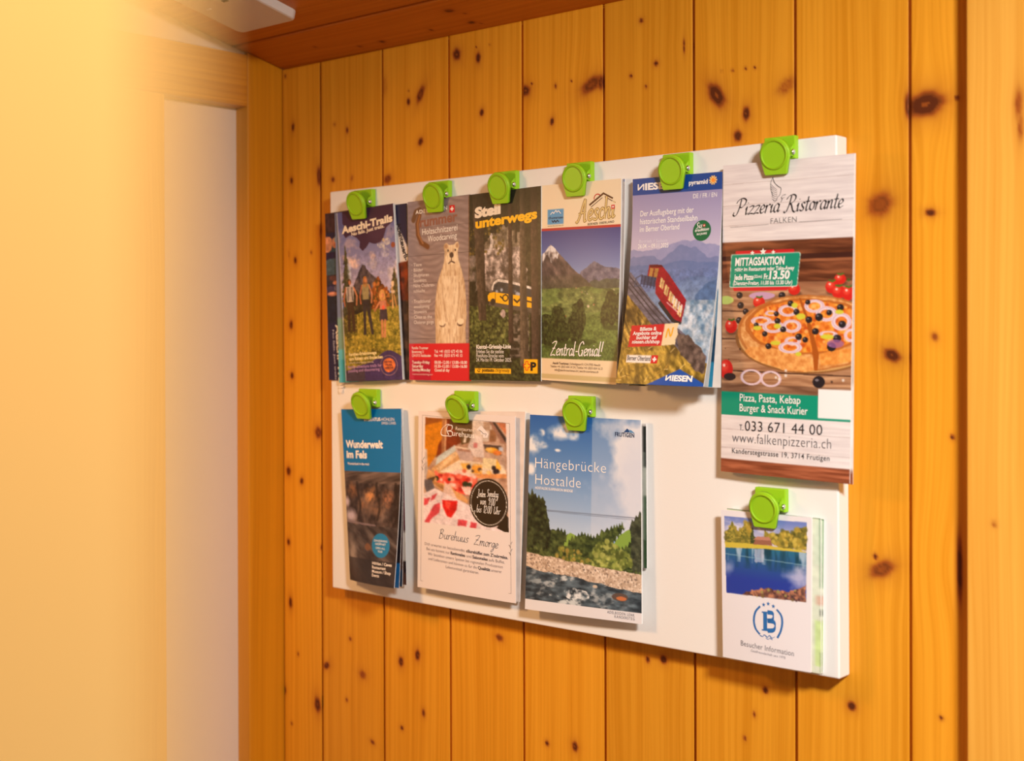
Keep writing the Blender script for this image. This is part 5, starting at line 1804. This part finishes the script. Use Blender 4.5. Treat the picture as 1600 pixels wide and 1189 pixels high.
def make_cave():
    sh = Sheet('wunder', ease=1.4, bow=3.0)
    a = Art(100, 300, (0, 116, 186), 61)
    U, V = a.U, a.V
    c = V > .362
    r1 = a.noise(9, 16, 4, 3, V=V + U * .1)
    r2 = a.noise(26, 50, 4, 9)
    a.put(c, a.mixc(r1 * 1.7 - .5 + (r2 - .5) * .5, (40, 34, 38), (134, 116, 110)))
    a.put(c & (V < .43), a.mixc(a.noise(4, 50, 3, 5, V=V + U * .08) * 1.8 - .4, (58, 50, 50), (126, 108, 102)))
    for (u, v, ru, rv, col, al) in ((.16, .47, .12, .05, (170, 116, 78), .7), (.50, .50, .12, .05, (226, 158, 100), .85), (.34, .55, .10, .04, (176, 118, 76), .6), (.80, .51, .10, .055, (198, 132, 98), .7), (.60, .57, .2, .05, (140, 98, 70), .5)):
        d = a.ell(u, v, ru, rv, 0, .9, int(u * 50))
        a.put(np.clip(1.25 - d, 0, 1) > 0, col, al * np.clip(1.25 - d, 0, 1) * np.clip(r2 * 2.4 - .4, 0, 1))
    for u in (.27, .63, .95):
        a.put((np.abs(U - u - .03 * np.sin(V * 25)) < .02) & (V > .42) & (V < .64), (34, 28, 30), .65)
    for (u, v, ru, rv) in ((.03, .54, .06, .03), (.10, .62, .12, .04)):
        a.put(np.clip(1.2 - a.ell(u, v, ru, rv, 0, .6, 4), 0, 1) > 0, (214, 206, 232), .85 * np.clip(1.3 - a.ell(u, v, ru, rv, 0, .6, 4), 0, 1))
    a.put((np.abs(V - .655 - .02 * U) < .006) & (U < .6), (136, 122, 134), .8)
    m = c & (V > .67)
    a.put(m, a.mixc(a.noise(5, 30, 4, 12, V=V - .25 * U) * 1.9 - .55, (38, 36, 42), (112, 104, 104)), .85)
    wf = np.clip(1.15 - a.ell(.12, .84, .12, .13, 0, .8, 7), 0, 1)
    a.put(wf > 0, (176, 168, 166), wf * .8)
    a.put(c & (V > .86), (34, 36, 46), .65)
    a.disc(.45, .79, .06, .02, (150, 96, 64), .6, .5)
    a.disc(.70, .775, .165, .068, (30, 132, 190))
    L = Letters(sh)
    L.text('title_lettering', 'Wunderwelt', .055, .70, .225, 8.8, WHITE, .035)
    L.text('title_lettering', 'im Fels', .06, .43, .285, 8.8, WHITE, .035)
    L.text('title_lettering', 'Wonderland in the rock', .07, .47, .325, 2.9, WHITE, .015)
    L.text('logo_lettering', 'ST.BEATUS', .39, .66, .069, 3.8, WHITE, .03)
    L.text('logo_lettering', '-HÖHLEN', .66, .885, .069, 3.8, WHITE, -.005)
    L.text('logo_lettering', 'SWISS CAVES', .68, .91, .089, 2.9, WHITE)
    for i, (t, u0, u1) in enumerate((('GANZJÄHRIG', .575, .825), ('GEÖFFNET', .60, .80), ('OPEN ALL', .61, .79), ('YEAR', .655, .745))):
        L.text('badge_lettering', t, u0, u1, .755 + i * .0185 + (.004 if i > 1 else 0), 2.3, (226, 236, 244), .015)
    for i, (t, u1) in enumerate((('Höhlen / Caves', .93), ('Restaurant', .82), ('Museum / Shop', .92), ('Events', .70))):
        L.text('small_lettering', t, .55, u1, .885 + i * .0225, 3.3, WHITE, .025)
    brochure('cave_brochure', 'blue topped brochure with a dark rocky cave, twisting outward', 'brochure', None, sh, a, .8, L)


make_cave()


# ---- brunch card
def make_brunch_back():
    sh = Sheet('bure_back')
    a = art_plain((226, 214, 208), 19)
    brochure('brunch_card', 'blank white card behind the farm brunch card, sticking out to the right', 'card', None, sh, a, 1.2)


make_brunch_back()


def make_brunch():
    sh = Sheet('bure', ease=1.2, bow=1.5)
    a = Art(150, 290, (232, 224, 224), 71)
    U, V = a.U, a.V
    # crop coordinates of the photograph: origin (650,640), 5.944 px per px

    def bz(x, y):
        px, py = 650 + x / 5.944, 640 + y / 5.944
        u = (px - 653.7) / 152.0
        t = 642.3 + 8.2 * u
        return u, (py - t) / (274.5 + 17.7 * u)

    def P(*pts):
        return [bz(*p) for p in pts]
    ph = a.poly(P((90, 72), (842, 125), (865, 1140), (80, 1045)))
    inside = ph.copy()

    def put(m, c, al=1.0):
        a.put(m & inside, c, al)
    n = a.noise(18, 34, 4, 3)
    put(ph, a.mixc(n * 1.4 - .2, (150, 112, 90), (206, 176, 156)))
    put(a.poly(P((80, 70), (270, 80), (260, 330), (200, 430), (120, 540), (80, 540))), (206, 128, 26))
    put(a.poly(P((80, 70), (270, 80), (265, 110), (80, 150))), (150, 84, 30))
    put(a.poly(P((270, 80), (540, 95), (540, 240), (400, 330), (280, 420), (200, 450), (220, 330), (265, 260))), (124, 52, 24))
    put(a.poly(P((330, 90), (560, 100), (540, 300), (440, 330), (420, 240), (330, 150))), (96, 74, 46))
    put(a.poly(P((470, 250), (490, 250), (480, 310), (455, 310))), (216, 206, 196))
    put(a.poly(P((255, 80), (300, 80), (290, 480), (250, 480))), (176, 122, 80), .85)
    put(a.poly(P((285, 90), (300, 90), (292, 470), (278, 470))), (226, 186, 146), .8)
    put(a.poly(P((210, 440), (380, 330), (400, 370), (300, 470), (190, 540))), (196, 206, 206))
    put(a.poly(P((540, 95), (720, 112), (700, 300), (540, 300))), (206, 192, 182))
    put(a.poly(P((640, 115), (700, 118), (700, 200), (640, 190))), (176, 148, 126))
    put(a.poly(P((700, 190), (760, 200), (750, 300), (690, 300))), (150, 106, 74))
    put(a.poly(P((720, 118), (745, 122), (845, 270), (845, 320))), (60, 48, 46))
    put(a.poly(P((690, 115), (720, 118), (840, 310), (800, 310))), (150, 112, 96))
    put(a.poly(P((760, 124), (845, 128), (845, 240))), (196, 120, 84))
    # trays and boards
    put(a.poly(P((170, 540), (380, 390), (440, 440), (420, 520), (300, 640), (150, 560))), (206, 160, 108))
    put(a.poly(P((380, 390), (420, 410), (240, 570), (200, 550))), (232, 196, 150))
    put(a.poly(P((640, 310), (830, 320), (840, 560), (620, 470))), (190, 160, 142))
    put(a.poly(P((640, 325), (800, 340), (800, 430), (660, 390))), (76, 62, 58))
    for (x, y, rx, ry, c) in ((720, 380, 55, 28, (236, 170, 54)), (765, 405, 35, 22, (226, 130, 60)), (690, 375, 30, 20, (244, 190, 96))):
        u, v = bz(x, y)
        put(a.ell(u, v, rx / 5.944 / 152, ry / 5.944 / 283, 0, .3, x) < 1, c)
    put(a.poly(P((780, 350), (815, 355), (815, 390), (780, 385))), (186, 196, 216))
    # cooler, bottle
    put(a.poly(P((380, 355), (555, 385), (545, 490), (430, 470))), (196, 172, 166))
    put(a.poly(P((375, 345), (560, 365), (555, 395), (385, 375))), (222, 204, 186))
    put(a.poly(P((395, 360), (540, 380), (530, 400), (410, 385))), (170, 128, 110))
    put(a.poly(P((535, 240), (620, 250), (640, 320), (650, 450), (560, 440), (500, 350))), (220, 208, 206), .85)
    put(a.poly(P((555, 310), (590, 315), (585, 360), (550, 355))), (196, 92, 96), .7)
    # board with food
    put(a.poly(P((230, 580), (420, 470), (820, 520), (845, 600), (560, 640))), (232, 214, 190))
    put(a.poly(P((250, 600), (420, 560), (570, 610), (540, 640), (300, 620))), (236, 206, 196))
    put(a.poly(P((560, 600), (845, 600), (845, 640), (570, 640))), (222, 150, 92))
    put(a.poly(P((540, 520), (630, 530), (630, 600), (535, 590))), (246, 168, 62))
    put(a.poly(P((540, 515), (560, 505), (640, 515), (630, 533))), (252, 202, 122))
    put(a.poly(P((640, 450), (760, 460), (770, 530), (720, 560), (630, 540))), (240, 222, 176))
    put(a.poly(P((760, 460), (800, 540), (790, 570), (750, 550))), (242, 182, 74))
    put(a.poly(P((430, 500), (520, 500), (520, 560), (460, 560))), (238, 186, 92))
    fd = a.poly(P((430, 500), (540, 510), (640, 560), (800, 540), (790, 600), (470, 575)))
    a.blobs(40, fd & inside, .018, [(250, 214, 140), (240, 170, 80), (206, 90, 60), (60, 46, 50)], 7, 1.9)
    for (x, y) in ((510, 535), (735, 545), (765, 575), (745, 580)):
        u, v = bz(x, y)
        put(a.ell(u, v, .022, .013, 0, .3, x) < 1, (44, 34, 42))
    # cold cuts
    ms = a.poly(P((200, 600), (280, 590), (430, 610), (590, 640), (580, 700), (500, 800), (400, 760), (330, 690), (210, 680)), .02, 6)
    put(ms, (222, 84, 66))
    a.blobs(170, ms & inside, .022, [(236, 112, 90), (206, 44, 34), (250, 170, 150), (170, 34, 34), (240, 206, 196)], 8, 1.9)
    for (x, y, r) in ((205, 640, 24), (480, 695, 26), (520, 700, 22), (330, 650, 14)):
        u, v = bz(x, y)
        put(a.ell(u, v, r / 5.944 / 152, r / 5.944 / 283, 0, .4, x) < 1, (44, 52, 34))
    for k in range(4):
        put(a.poly(P((440 + k * 22, 720), (455 + k * 22, 712), (500 + k * 14, 790), (482 + k * 14, 795))), (240, 206, 200))
    put(a.poly(P((110, 545), (250, 620), (510, 840), (500, 875), (250, 750), (110, 640))) & ~ms, (216, 162, 106))
    put(a.poly(P((170, 660), (270, 700), (280, 750), (160, 680))), (170, 122, 74))
    put(a.poly(P((120, 640), (200, 620), (180, 660), (110, 680))), (90, 66, 44))
    # cloth and glass
    put(a.poly(P((80, 360), (110, 370), (120, 560), (100, 660), (80, 640))), (196, 186, 184))
    put(a.poly(P((90, 650), (160, 650), (200, 760), (130, 820), (85, 700))), (96, 92, 100))
    put(a.poly(P((80, 780), (190, 730), (290, 780), (420, 840), (520, 890), (640, 1000), (860, 1140), (80, 1046))), (230, 216, 222))
    for q in (((82, 820), (150, 810), (120, 880), (84, 890)), ((190, 880), (240, 860), (240, 960), (170, 1000), (140, 1046), (86, 1046), (140, 960)), ((160, 800), (210, 780), (190, 830), (150, 850)),
              ((420, 1020), (500, 1030), (490, 1090), (410, 1080)), ((530, 1040), (585, 1050), (575, 1110), (520, 1100))):
        put(a.poly(P(*q), .01, 3), (206, 52, 66), .88)
    put(a.poly(P((285, 690), (330, 690), (400, 820), (410, 900), (380, 980), (330, 1030), (280, 960), (260, 880), (265, 800))), (232, 210, 212), .75)
    put(a.poly(P((262, 840), (408, 850), (400, 930), (350, 1005), (310, 990), (268, 900))), (206, 30, 30))
    put(a.poly(P((290, 850), (350, 860), (330, 930), (295, 900))), (240, 96, 80), .7)
    a.blur(2, inside)
    a.grain(inside, .16, 20)
    # dark oval
    u, v = bz(690, 868)
    ov = a.ell(u, v, 172 / 5.944 / 152, 222 / 5.944 / 284)
    put(ov < 1, (48, 38, 28))
    put(a.poly(P((760, 1100), (845, 980), (866, 1010), (866, 1142), (830, 1138))), (48, 38, 28))
    put(np.abs(ov - .905) < .012, (240, 236, 230))
    L = Letters(sh)
    W_, H_ = sh.w * 1000, sh.h * 1000

    def mm(x, y):
        q = bz(x, y)
        return (q[0] * W_, q[1] * H_)
    # thin frame
    FR = [mm(60, 38), mm(870, 95)]
    fr = [(.045, .022), (.945, .040), (.957, .952), (.035, .962)]
    for p, q in zip(fr, fr[1:] + fr[:1]):
        L.stroke('frame_line', [(p[0] * W_, p[1] * H_), (q[0] * W_, q[1] * H_)], .35, .35, (120, 108, 112))
    # initial and name
    L.stroke('name_lettering', [mm(*p) for p in ((320, 235), (300, 190), (310, 150), (350, 150), (345, 190), (300, 200), (350, 205), (350, 245), (310, 245), (262, 240), (245, 215), (262, 170), (300, 140), (325, 140))], .35, 1.3, WHITE)
    L.text('name_lettering', 'urehuus', *[bz(355, 0)[0], bz(560, 0)[0]], bz(355, 243)[1], 6.2, WHITE, .0, rise=.006)
    L.text('name_lettering', 'Restaurant', bz(385, 0)[0], bz(560, 0)[0], bz(385, 190)[1], 3.8, (240, 226, 210), rise=.004)
    hs = [bz(*p) for p in ((580, 190), (605, 160), (625, 148), (640, 168), (690, 228), (680, 262), (640, 262), (640, 235), (615, 232), (620, 205))]
    cu_ = (sum(p[0] for p in hs) / len(hs), sum(p[1] for p in hs) / len(hs))
    L.add('house_emblem', hs + [cu_], [(i, (i + 1) % len(hs), len(hs)) for i in range(len(hs))], (236, 230, 232))
    L.stroke('house_drawing', [mm(600, 188), mm(625, 205), mm(645, 225), mm(668, 228), mm(660, 248)], .4, .7, (90, 84, 96))
    L.script('oval_lettering', 'Jeden', bz(590, 0)[0], bz(665, 0)[0], bz(590, 808)[1], 4.2, WHITE, .4, .7, .2)
    L.script('oval_lettering', 'Sonntag', bz(678, 0)[0], bz(778, 0)[0], bz(678, 808)[1], 4.2, WHITE, .4, .7, .2)
    L.script('oval_lettering', 'von 9:00', bz(622, 0)[0], bz(750, 0)[0], bz(622, 880)[1], 4.4, WHITE, .4, .7, .2)
    L.script('oval_lettering', 'bis 12:00 Uhr', bz(588, 0)[0], bz(797, 0)[0], bz(588, 952)[1], 4.4, WHITE, .4, .7, .2)
    L.stroke('oval_lettering', [mm(530, 880), mm(538, 910), mm(548, 945), mm(572, 940), mm(566, 970), mm(590, 1000)], .3, .7, WHITE)
    L.stroke('oval_lettering', [mm(524, 912), mm(545, 918)], .3, .5, WHITE)
    # heading below
    L.script('heading_lettering', 'Burehuus', .235, .545, .706, 5.6, (64, 58, 62), .35, .75, .22, .004)
    L.script('heading_lettering', 'Zmorge', .60, .835, .714, 5.6, (64, 58, 62), .35, .75, .22, .006)
    GR, GB = (128, 118, 122), (74, 66, 70)
    rows = [(.755, [('Dich erwartet ein bezauberndes', .08, .505, 0), ('«Burebüffet zum Z’mörgele».', .52, .93, 1)]),
            (.782, [('Bei uns kommt nur', .10, .35, 0), ('Regionales', .36, .51, 1), ('und', .525, .575, 0), ('Saisonales', .585, .735, 1), ('aufs Buffet.', .745, .90, 0)]),
            (.809, [('Wir beziehen unsere Speisen bei regionalen Produzenten', .115, .88, 0)]),
            (.836, [('und Lieferanten und können so für die', .12, .63, 0), ('Qualität', .64, .76, 1), ('unserer', .77, .87, 0)]),
            (.863, [('Lebensmittel garantieren.', .31, .65, 0)])]
    for v, items in rows:
        for t, u0, u1, bo in items:
            L.text('body_lettering', t, u0, u1, v + .018 * (u0 - .1), 3.4, GB if bo else GR, .02 if bo else -.01, rise=.018 * (u1 - u0))
    for part, u, v in (('left_sprig', .055, .275), ('right_sprig', .955, .69)):
        for k in range(4):
            x, y = u * W_, v * H_ + k * 4
            L.stroke(part, [(x, y), (x + 1.2 * (-1) ** k, y - 2.6), (x + 2.6 * (-1) ** k, y - 3.4)], .3, .7, (120, 112, 112))
    brochure('brunch_card', 'white card with a farm brunch photo and a dark oval with opening times', 'card', None, sh, a, 1.0, L)


make_brunch()


# ---- suspension bridge brochure
def make_bridge_back():
    sh = Sheet('haenge_b')
    a = art_plain((206, 200, 196), 20, [(.95, .02, 1, .3, (40, 44, 40)), (.95, .3, 1, .5, (176, 180, 170)), (.95, .5, 1, 1, (46, 74, 44)), (.96, .2, .975, .8, (150, 160, 150))])
    brochure('folded_leaflet', 'shorter dark green edged leaflet behind the suspension bridge brochure', 'leaflet', None, sh, a, 1.6)


make_bridge_back()


def make_bridge():
    sh = Sheet('haenge', ease=1.3, bow=1.5)
    a = Art(170, 310, (120, 160, 214), 81)
    U, V = a.U, a.V
    a.vgrad(0, .6, (36, 98, 178), (186, 208, 236))
    cl = a.noise(4, 6, 5, 4)
    c2 = a.noise(9, 14, 4, 7)
    a.put((V < .55) & (U > .0), (244, 244, 248), np.clip((U - .55) * 3.2 + (cl - .5) * 3.0 - np.abs(V - .13) * 3.2 + .35, 0, .95))
    a.put((V < .62), (206, 216, 238), .7 * np.clip((U - .45) * 1.6 + (cl - .5) * 2 - np.abs(V - .35) * 1.5, 0, 1))
    a.put((V < .6) & (U > .58), (214, 222, 238), .35)
    for (u, v, ru, rv) in ((.30, .085, .11, .045), (.04, .15, .08, .05), (.13, .155, .05, .018), (.41, .09, .05, .03), (.12, .09, .03, .02), (.02, .28, .05, .03), (.36, .055, .04, .025), (.27, .175, .03, .008)):
        d = a.ell(u, v, ru, rv, 0, .9, int(u * 90 + v * 31))
        w = np.clip(1.35 - d, 0, 1)
        a.put(w > 0, (240, 244, 250), np.clip((w - .1) * 1.4, 0, .95) * np.clip(c2 * 3.2 - .7, 0, 1))
    # cables
    a.line([(0, .482), (1, .483)], .0028, (90, 100, 122), .8, 1.42)
    a.line([(0, .486), (1, .493)], .002, (90, 100, 122), .6, 1.42)
    n = a.noise(34, 56, 4, 3)
    # far alp and forest
    alp = a.poly([(.28, .66), (.32, .615), (.4, .585), (.46, .60), (.46, .70), (.28, .70)], .01, 2)
    a.put(alp, (138, 172, 76))
    alp = a.poly([(.74, .64), (.82, .575), (.92, .535), (.98, .56), (.98, .70), (.74, .70)], .01, 3)
    a.put(alp, (132, 168, 74))

    def forest(pts, c0, c1, sd, sp=.02):
        k = np.abs(((U * 34 + a.noise(9, 0, 1, sd) * 3) % 1) - .5) * 2
        m = a.poly(pts)
        V2 = V + k * sp
        s_ = a.V
        a.V = V2
        m = a.poly(pts, .018, sd)
        a.V = s_
        a.put(m, a.mixc(n * 2.0 - .55, c0, c1))
    a.put((V > .655) & (V < .78), a.mixc(n * 1.8 - .4, (40, 54, 32), (104, 116, 64)))
    forest([(.2, .64), (.26, .585), (.36, .585), (.38, .605), (.34, .66), (.30, .74), (.2, .74)], (36, 50, 32), (96, 112, 62), 5)
    forest([(.34, .70), (.42, .62), (.50, .59), (.6, .60), (.70, .565), (.76, .55), (.84, .525), (.86, .545), (.80, .60), (.76, .64), (.80, .66), (.95, .60), (1, .6), (1, .78), (.34, .78)], (34, 50, 30), (102, 120, 62), 8)
    forest([(-.02, .43), (.03, .40), (.10, .43), (.16, .44), (.20, .53), (.22, .60), (.22, .69), (-.02, .70)], (28, 36, 26), (76, 88, 54), 11)
    forest([(.91, .53), (.95, .49), (1.02, .44), (1.02, .76), (.92, .75)], (40, 48, 40), (92, 100, 76), 13)
    a.blobs(420, a.poly([(.58, .72), (.62, .63), (.72, .60), (.82, .64), (.90, .66), (.92, .73), (.60, .76)]), .016, [(146, 158, 78), (110, 126, 58), (84, 98, 46), (170, 178, 96)], 5, 1.4)
    a.blobs(200, a.poly([(.22, .70), (.3, .665), (.44, .67), (.58, .70), (.58, .735), (.22, .73)]), .014, [(140, 140, 62), (108, 118, 52), (160, 142, 70)], 6, 1.4)
    a.blobs(120, a.poly([(.05, .68), (.1, .63), (.2, .64), (.22, .70), (.05, .70)]), .014, [(70, 84, 48), (100, 112, 66), (50, 60, 36)], 7, 1.4)
    # gravel bank
    a.grain(V > .66, .2, 30)
    bk = V > (.705 + .055 * U + (a.noise(12, 0, 3, 9) - .5) * .012)
    a.put(bk, a.mixc(a.noise(60, 90, 3, 14) * 1.6 - .25, (170, 146, 124), (236, 218, 200)))
    a.blobs(520, bk & (V < .86), .006, [(244, 230, 214), (150, 128, 112), (206, 182, 160), (120, 104, 94)], 9, 1.4)
    # river
    rv_ = V > (.80 + .045 * np.clip(U - .3, 0, 1) - .02 * np.exp(-((U) / .1) ** 2) + .04 * np.clip(U - .55, 0, 1) + (a.noise(8, 0, 3, 19) - .5) * .022)
    w = a.noise(16, 60, 4, 21, U=U + .4 * V)
    a.put(rv_, a.mixc(w * 1.9 - .5, (38, 50, 60), (104, 124, 138)))
    fo = np.clip((a.noise(14, 34, 4, 23, U=U + .6 * V) - .54) * 7, 0, 1)
    a.put(rv_, (220, 228, 232), fo * np.clip(1.1 - np.abs(U - .4) * 2.0, 0, 1) * .9)
    a.put(rv_ & (a.ell(.46, .895, .09, .03, 0, 1.4, 4) < 1), (226, 232, 236), np.clip(a.noise(40, 60, 3, 33) * 3 - 1, 0, 1))
    a.disc(.82, .878, .065, .02, (96, 80, 74), rough=.3)
    a.disc(.835, .885, .04, .010, (196, 118, 76), rough=.3)
    a.disc(.62, .84, .02, .008, (206, 190, 172))
    a.put(V > .945, (228, 228, 234))
    L = Letters(sh)
    L.text('title_lettering', 'Hängebrücke', .06, .705, .270, 11.0, WHITE, -.012, rise=.002, spacing=1.05)
    L.text('title_lettering', 'Hostalde', .065, .485, .354, 11.0, WHITE, -.012, rise=.002, spacing=1.05)
    L.text('title_lettering', 'HOSTALDE SUSPENSION BRIDGE', .065, .415, .379, 2.6, WHITE, .02, rise=.002)
    L.text('logo_lettering', 'FRUTIGEN', .78, .945, .086, 4.2, (34, 56, 92), .035, spacing=1.1, rise=.001)
    L.add('logo_mountain', [(.855, .064), (.885, .044), (.90, .052), (.905, .064)], [(0, 1, 2, 3)], (30, 74, 132))
    L.add('logo_mountain', [(.905, .064), (.903, .05), (.92, .052), (.948, .066)], [(0, 1, 2, 3)], (96, 150, 200))
    L.text('foot_lettering', 'ADELBODEN LENK', .725, .945, .966, 2.9, (110, 108, 116), spacing=1.25, rise=.001)
    L.text('foot_lettering', 'KANDERSTEG', .785, .945, .984, 2.9, (110, 108, 116), spacing=1.25, rise=.001)
    brochure('bridge_brochure', 'large blue sky brochure with a river and cables of a suspension bridge', 'brochure', None, sh, a, 1.6, L)


make_bridge()


# ---- small visitor information booklet and the leaflets behind it
G_VIS = 'leaflets behind the visitor information booklet'


def make_visitor_backs():
    for key, lab, sd in (('besuch_b2', 'lime edged white leaflet closest to the board behind the lake booklet', 23), ('besuch_b1', 'green lined white leaflet between the lake booklet and the rearmost leaflet', 22)):
        sh = Sheet(key)
        a = art_plain((222, 226, 206), sd, [(.93, .0, 1, .3, (220, 230, 208)), (.94, .50, 1, .56, (222, 186, 164)), (.975, .59, 1, .63, (70, 90, 70)), (.93, .66, 1, .95, (208, 228, 160)),
                                           (.992, .0, 1, .45, (60, 124, 72)), (.99, .86, 1, .99, (120, 150, 96)), (.948, .02, .956, .98, (130, 170, 120)), (0, 0, 1, .012, (60, 110, 70))])
        brochure('folded_leaflet', lab, 'leaflet', G_VIS, sh, a, 1.4)


make_visitor_backs()


def make_visitor():
    sh = Sheet('besuch', ease=1.2, bow=1.0)
    a = Art(150, 240, (230, 228, 234), 91)
    U, V = a.U, a.V

    def vz(x, y):
        px, py = 1110 + x / 3.4958, 740 + y / 3.4958
        u = (px - 1127.5) / 139.5
        t = 796.4 + 12.4 * u
        return u, (py - t) / (229.6 + 12.6 * u)

    def P(*q):
        return [vz(*p) for p in q]
    ph = a.poly(P((80, 233), (523, 268), (521, 703), (88, 650)))
    sv = a.A.copy()
    a.put(ph, a.mixc((V - .05) * 7, (112, 132, 200), (206, 200, 220)))
    cl = a.noise(5, 16, 4, 3)
    a.put(ph & (V < .22), (226, 222, 234), np.clip((cl - .5) * 5, 0, 1) * .8)
    n = a.noise(34, 50, 4, 6)
    for k, q in enumerate((((80, 380), (80, 320), (110, 300), (130, 265), (150, 320), (180, 300), (205, 262), (225, 290), (240, 330), (240, 392), (160, 385)),
              ((290, 360), (300, 310), (320, 330), (335, 320), (380, 330), (410, 305), (440, 330), (470, 300), (525, 285), (525, 425), (400, 405), (330, 380)))):
        m = a.poly(P(*q), .02, k + 4)
        a.put(m & ph, a.mixc(n * 1.8 - .4, (80, 80, 34), (196, 170, 70)))
        a.blobs(150, m & ph, .02, [(206, 184, 84), (150, 138, 56), (100, 98, 44), (176, 150, 60)], 4 + k, 1.5, .8)
    a.spruce(.36, .10, .25, .05, ((44, 58, 36), (96, 104, 56)), 3)
    a.spruce(.13, .07, .22, .07, ((90, 96, 44), (190, 170, 74)), 4)
    a.spruce(.27, .08, .24, .07, ((84, 90, 40), (176, 156, 66)), 6)
    a.put(a.poly(P((80, 375), (250, 385), (520, 425), (520, 436), (300, 415), (80, 405)), .01, 4) & ph, (206, 186, 70))
    a.put(a.poly(P((240, 388), (255, 355), (330, 355), (345, 395))) & ph, (150, 100, 80))
    a.put(a.poly(P((240, 362), (262, 345), (325, 348), (340, 368))) & ph, (186, 130, 110))
    lk = a.poly(P((80, 404), (300, 412), (523, 434), (521, 703), (88, 650))) & ph
    t = np.clip((V - .235) / .3, 0, 1)
    a.put(lk, a.mixc(t * 1.4, (44, 110, 140), (40, 62, 158)))
    rf = a.noise(16, 5, 3, 12)
    a.put(lk & (V < .38), (24, 66, 84), np.clip((rf - .45) * 4, 0, 1) * np.clip(1.3 - t * 2.2, 0, 1))
    a.put(lk & (V < .34), (186, 206, 226), np.clip((a.noise(18, 4, 3, 15) - .58) * 6, 0, 1) * np.clip(1.4 - t * 2.4, 0, 1) * .8)
    a.put(a.poly(P((245, 415), (295, 418), (290, 480), (250, 485)), .02, 7) & lk, (196, 200, 226), .65)
    a.put(lk, (196, 196, 226), .85 * np.clip(1.3 - a.ell(*vz(490, 570), .14, .07, 0, .9, 3), 0, 1))
    a.put(lk, (186, 192, 226), .6 * np.clip(1.2 - a.ell(*vz(100, 510), .06, .06, 0, .9, 5), 0, 1))
    a.put(lk & (np.abs(V - .295 - .02 * U) < .003), (150, 190, 206), .6)
    ft = a.poly(P((180, 662), (200, 640), (320, 625), (380, 650), (460, 640), (523, 605), (521, 705)), .03, 9) & ph
    a.put(ft, a.mixc(n * 1.9 - .4, (76, 50, 52), (190, 130, 100)))
    a.blobs(60, ft, .014, [(206, 140, 104), (120, 96, 60), (70, 50, 60), (160, 150, 90)], 9, 1.5)
    L = Letters(sh)
    W_, H_ = sh.w * 1000, sh.h * 1000
    BL = (44, 108, 176)

    def mm(x, y):
        q = vz(x, y)
        return (q[0] * W_, q[1] * H_)
    L.stroke('round_logo', [mm(*p) for p in ((278, 724), (252, 755), (243, 800), (252, 845), (276, 878))], 1.3, 2.2, BL, 0)
    L.stroke('round_logo', [mm(*p) for p in ((368, 742), (392, 775), (398, 815), (390, 860), (372, 898))], 1.3, 2.2, BL, 0)
    for (x, y) in ((297, 716), (322, 711), (350, 725)):
        c = mm(x, y)
        pts = []
        for j in range(10):
            r = 2.2 if j % 2 == 0 else .95
            an = -math.pi / 2 + j * math.pi / 5
            pts.append(((c[0] + r * math.cos(an)) / W_, (c[1] + r * math.sin(an)) / H_))
        L.add('round_logo', pts + [(c[0] / W_, c[1] / H_)], [(j, (j + 1) % 10, 10) for j in range(10)], BL)
    x0, y0 = mm(288, 855)
    L.stroke('round_logo', [mm(305, 758), mm(306, 855)], 4.2, 4.2, BL)
    L.stroke('round_logo', [mm(287, 756), mm(335, 760)], 1.3, 1.3, BL)
    L.stroke('round_logo', [mm(287, 853), mm(340, 860)], 1.3, 1.3, BL)
    L.stroke('round_logo', [mm(*p) for p in ((318, 757), (344, 763), (350, 782), (342, 800), (318, 803))], 1.2, 4.0, BL, 90)
    L.stroke('round_logo', [mm(*p) for p in ((318, 803), (350, 810), (360, 832), (350, 855), (318, 858))], 1.2, 4.2, BL, 90)
    L.stroke('round_logo', [mm(*p) for p in ((275, 882), (292, 890), (300, 880), (318, 894), (328, 884), (342, 898), (358, 892))], .4, 1.1, BL)
    L.stroke('round_logo', [mm(*p) for p in ((310, 898), (322, 905), (332, 900), (346, 908))], .4, .8, BL)
    L.text('title_lettering', 'Besucher Information', vz(168, 0)[0], vz(460, 0)[0], vz(168, 938)[1], 5.0, (84, 80, 92), -.004, rise=.012, spacing=1.05)
    L.text('title_lettering', 'Gastfreundschaft seit 1978', vz(225, 0)[0], vz(415, 0)[0], vz(225, 972)[1], 2.3, (130, 126, 138), -.004, rise=.010)
    brochure('visitor_booklet', 'small white booklet with a blue lake photo and a round blue letter logo', 'booklet', None, sh, a, 2.2, L)


make_visitor()

# ================================================================== the ten clips
place_clip(0.2064, 1.7464, 17, 0.0106, 'green clip holding the hiking family brochure, first in the top row')
place_clip(0.3354, 1.7470, 14, 0.0092, 'green clip above the carved white bear brochure')
place_clip(0.4383, 1.7502, 12, 0.0110, 'green clip above the yellow bus brochure')
place_clip(0.5427, 1.7512, 8, 0.0100, 'green clip above the cream mountain valley brochure')
place_clip(0.6663, 1.7494, 8, 0.0104, 'green clip above the blue funicular brochure')
place_clip(0.7827, 1.7548, 8, 0.0110, 'green clip holding the tall pizza menu')
place_clip(0.2140, 1.5024, 18, 0.0106, 'green clip holding the blue cave brochure')
place_clip(0.3759, 1.5043, 24, 0.0106, 'green clip holding the farm brunch card')
place_clip(0.5438, 1.5037, 12, 0.0106, 'green clip holding the suspension bridge brochure')
place_clip(0.7718, 1.4233, 8, 0.0136, 'green clip holding the small lake booklet')
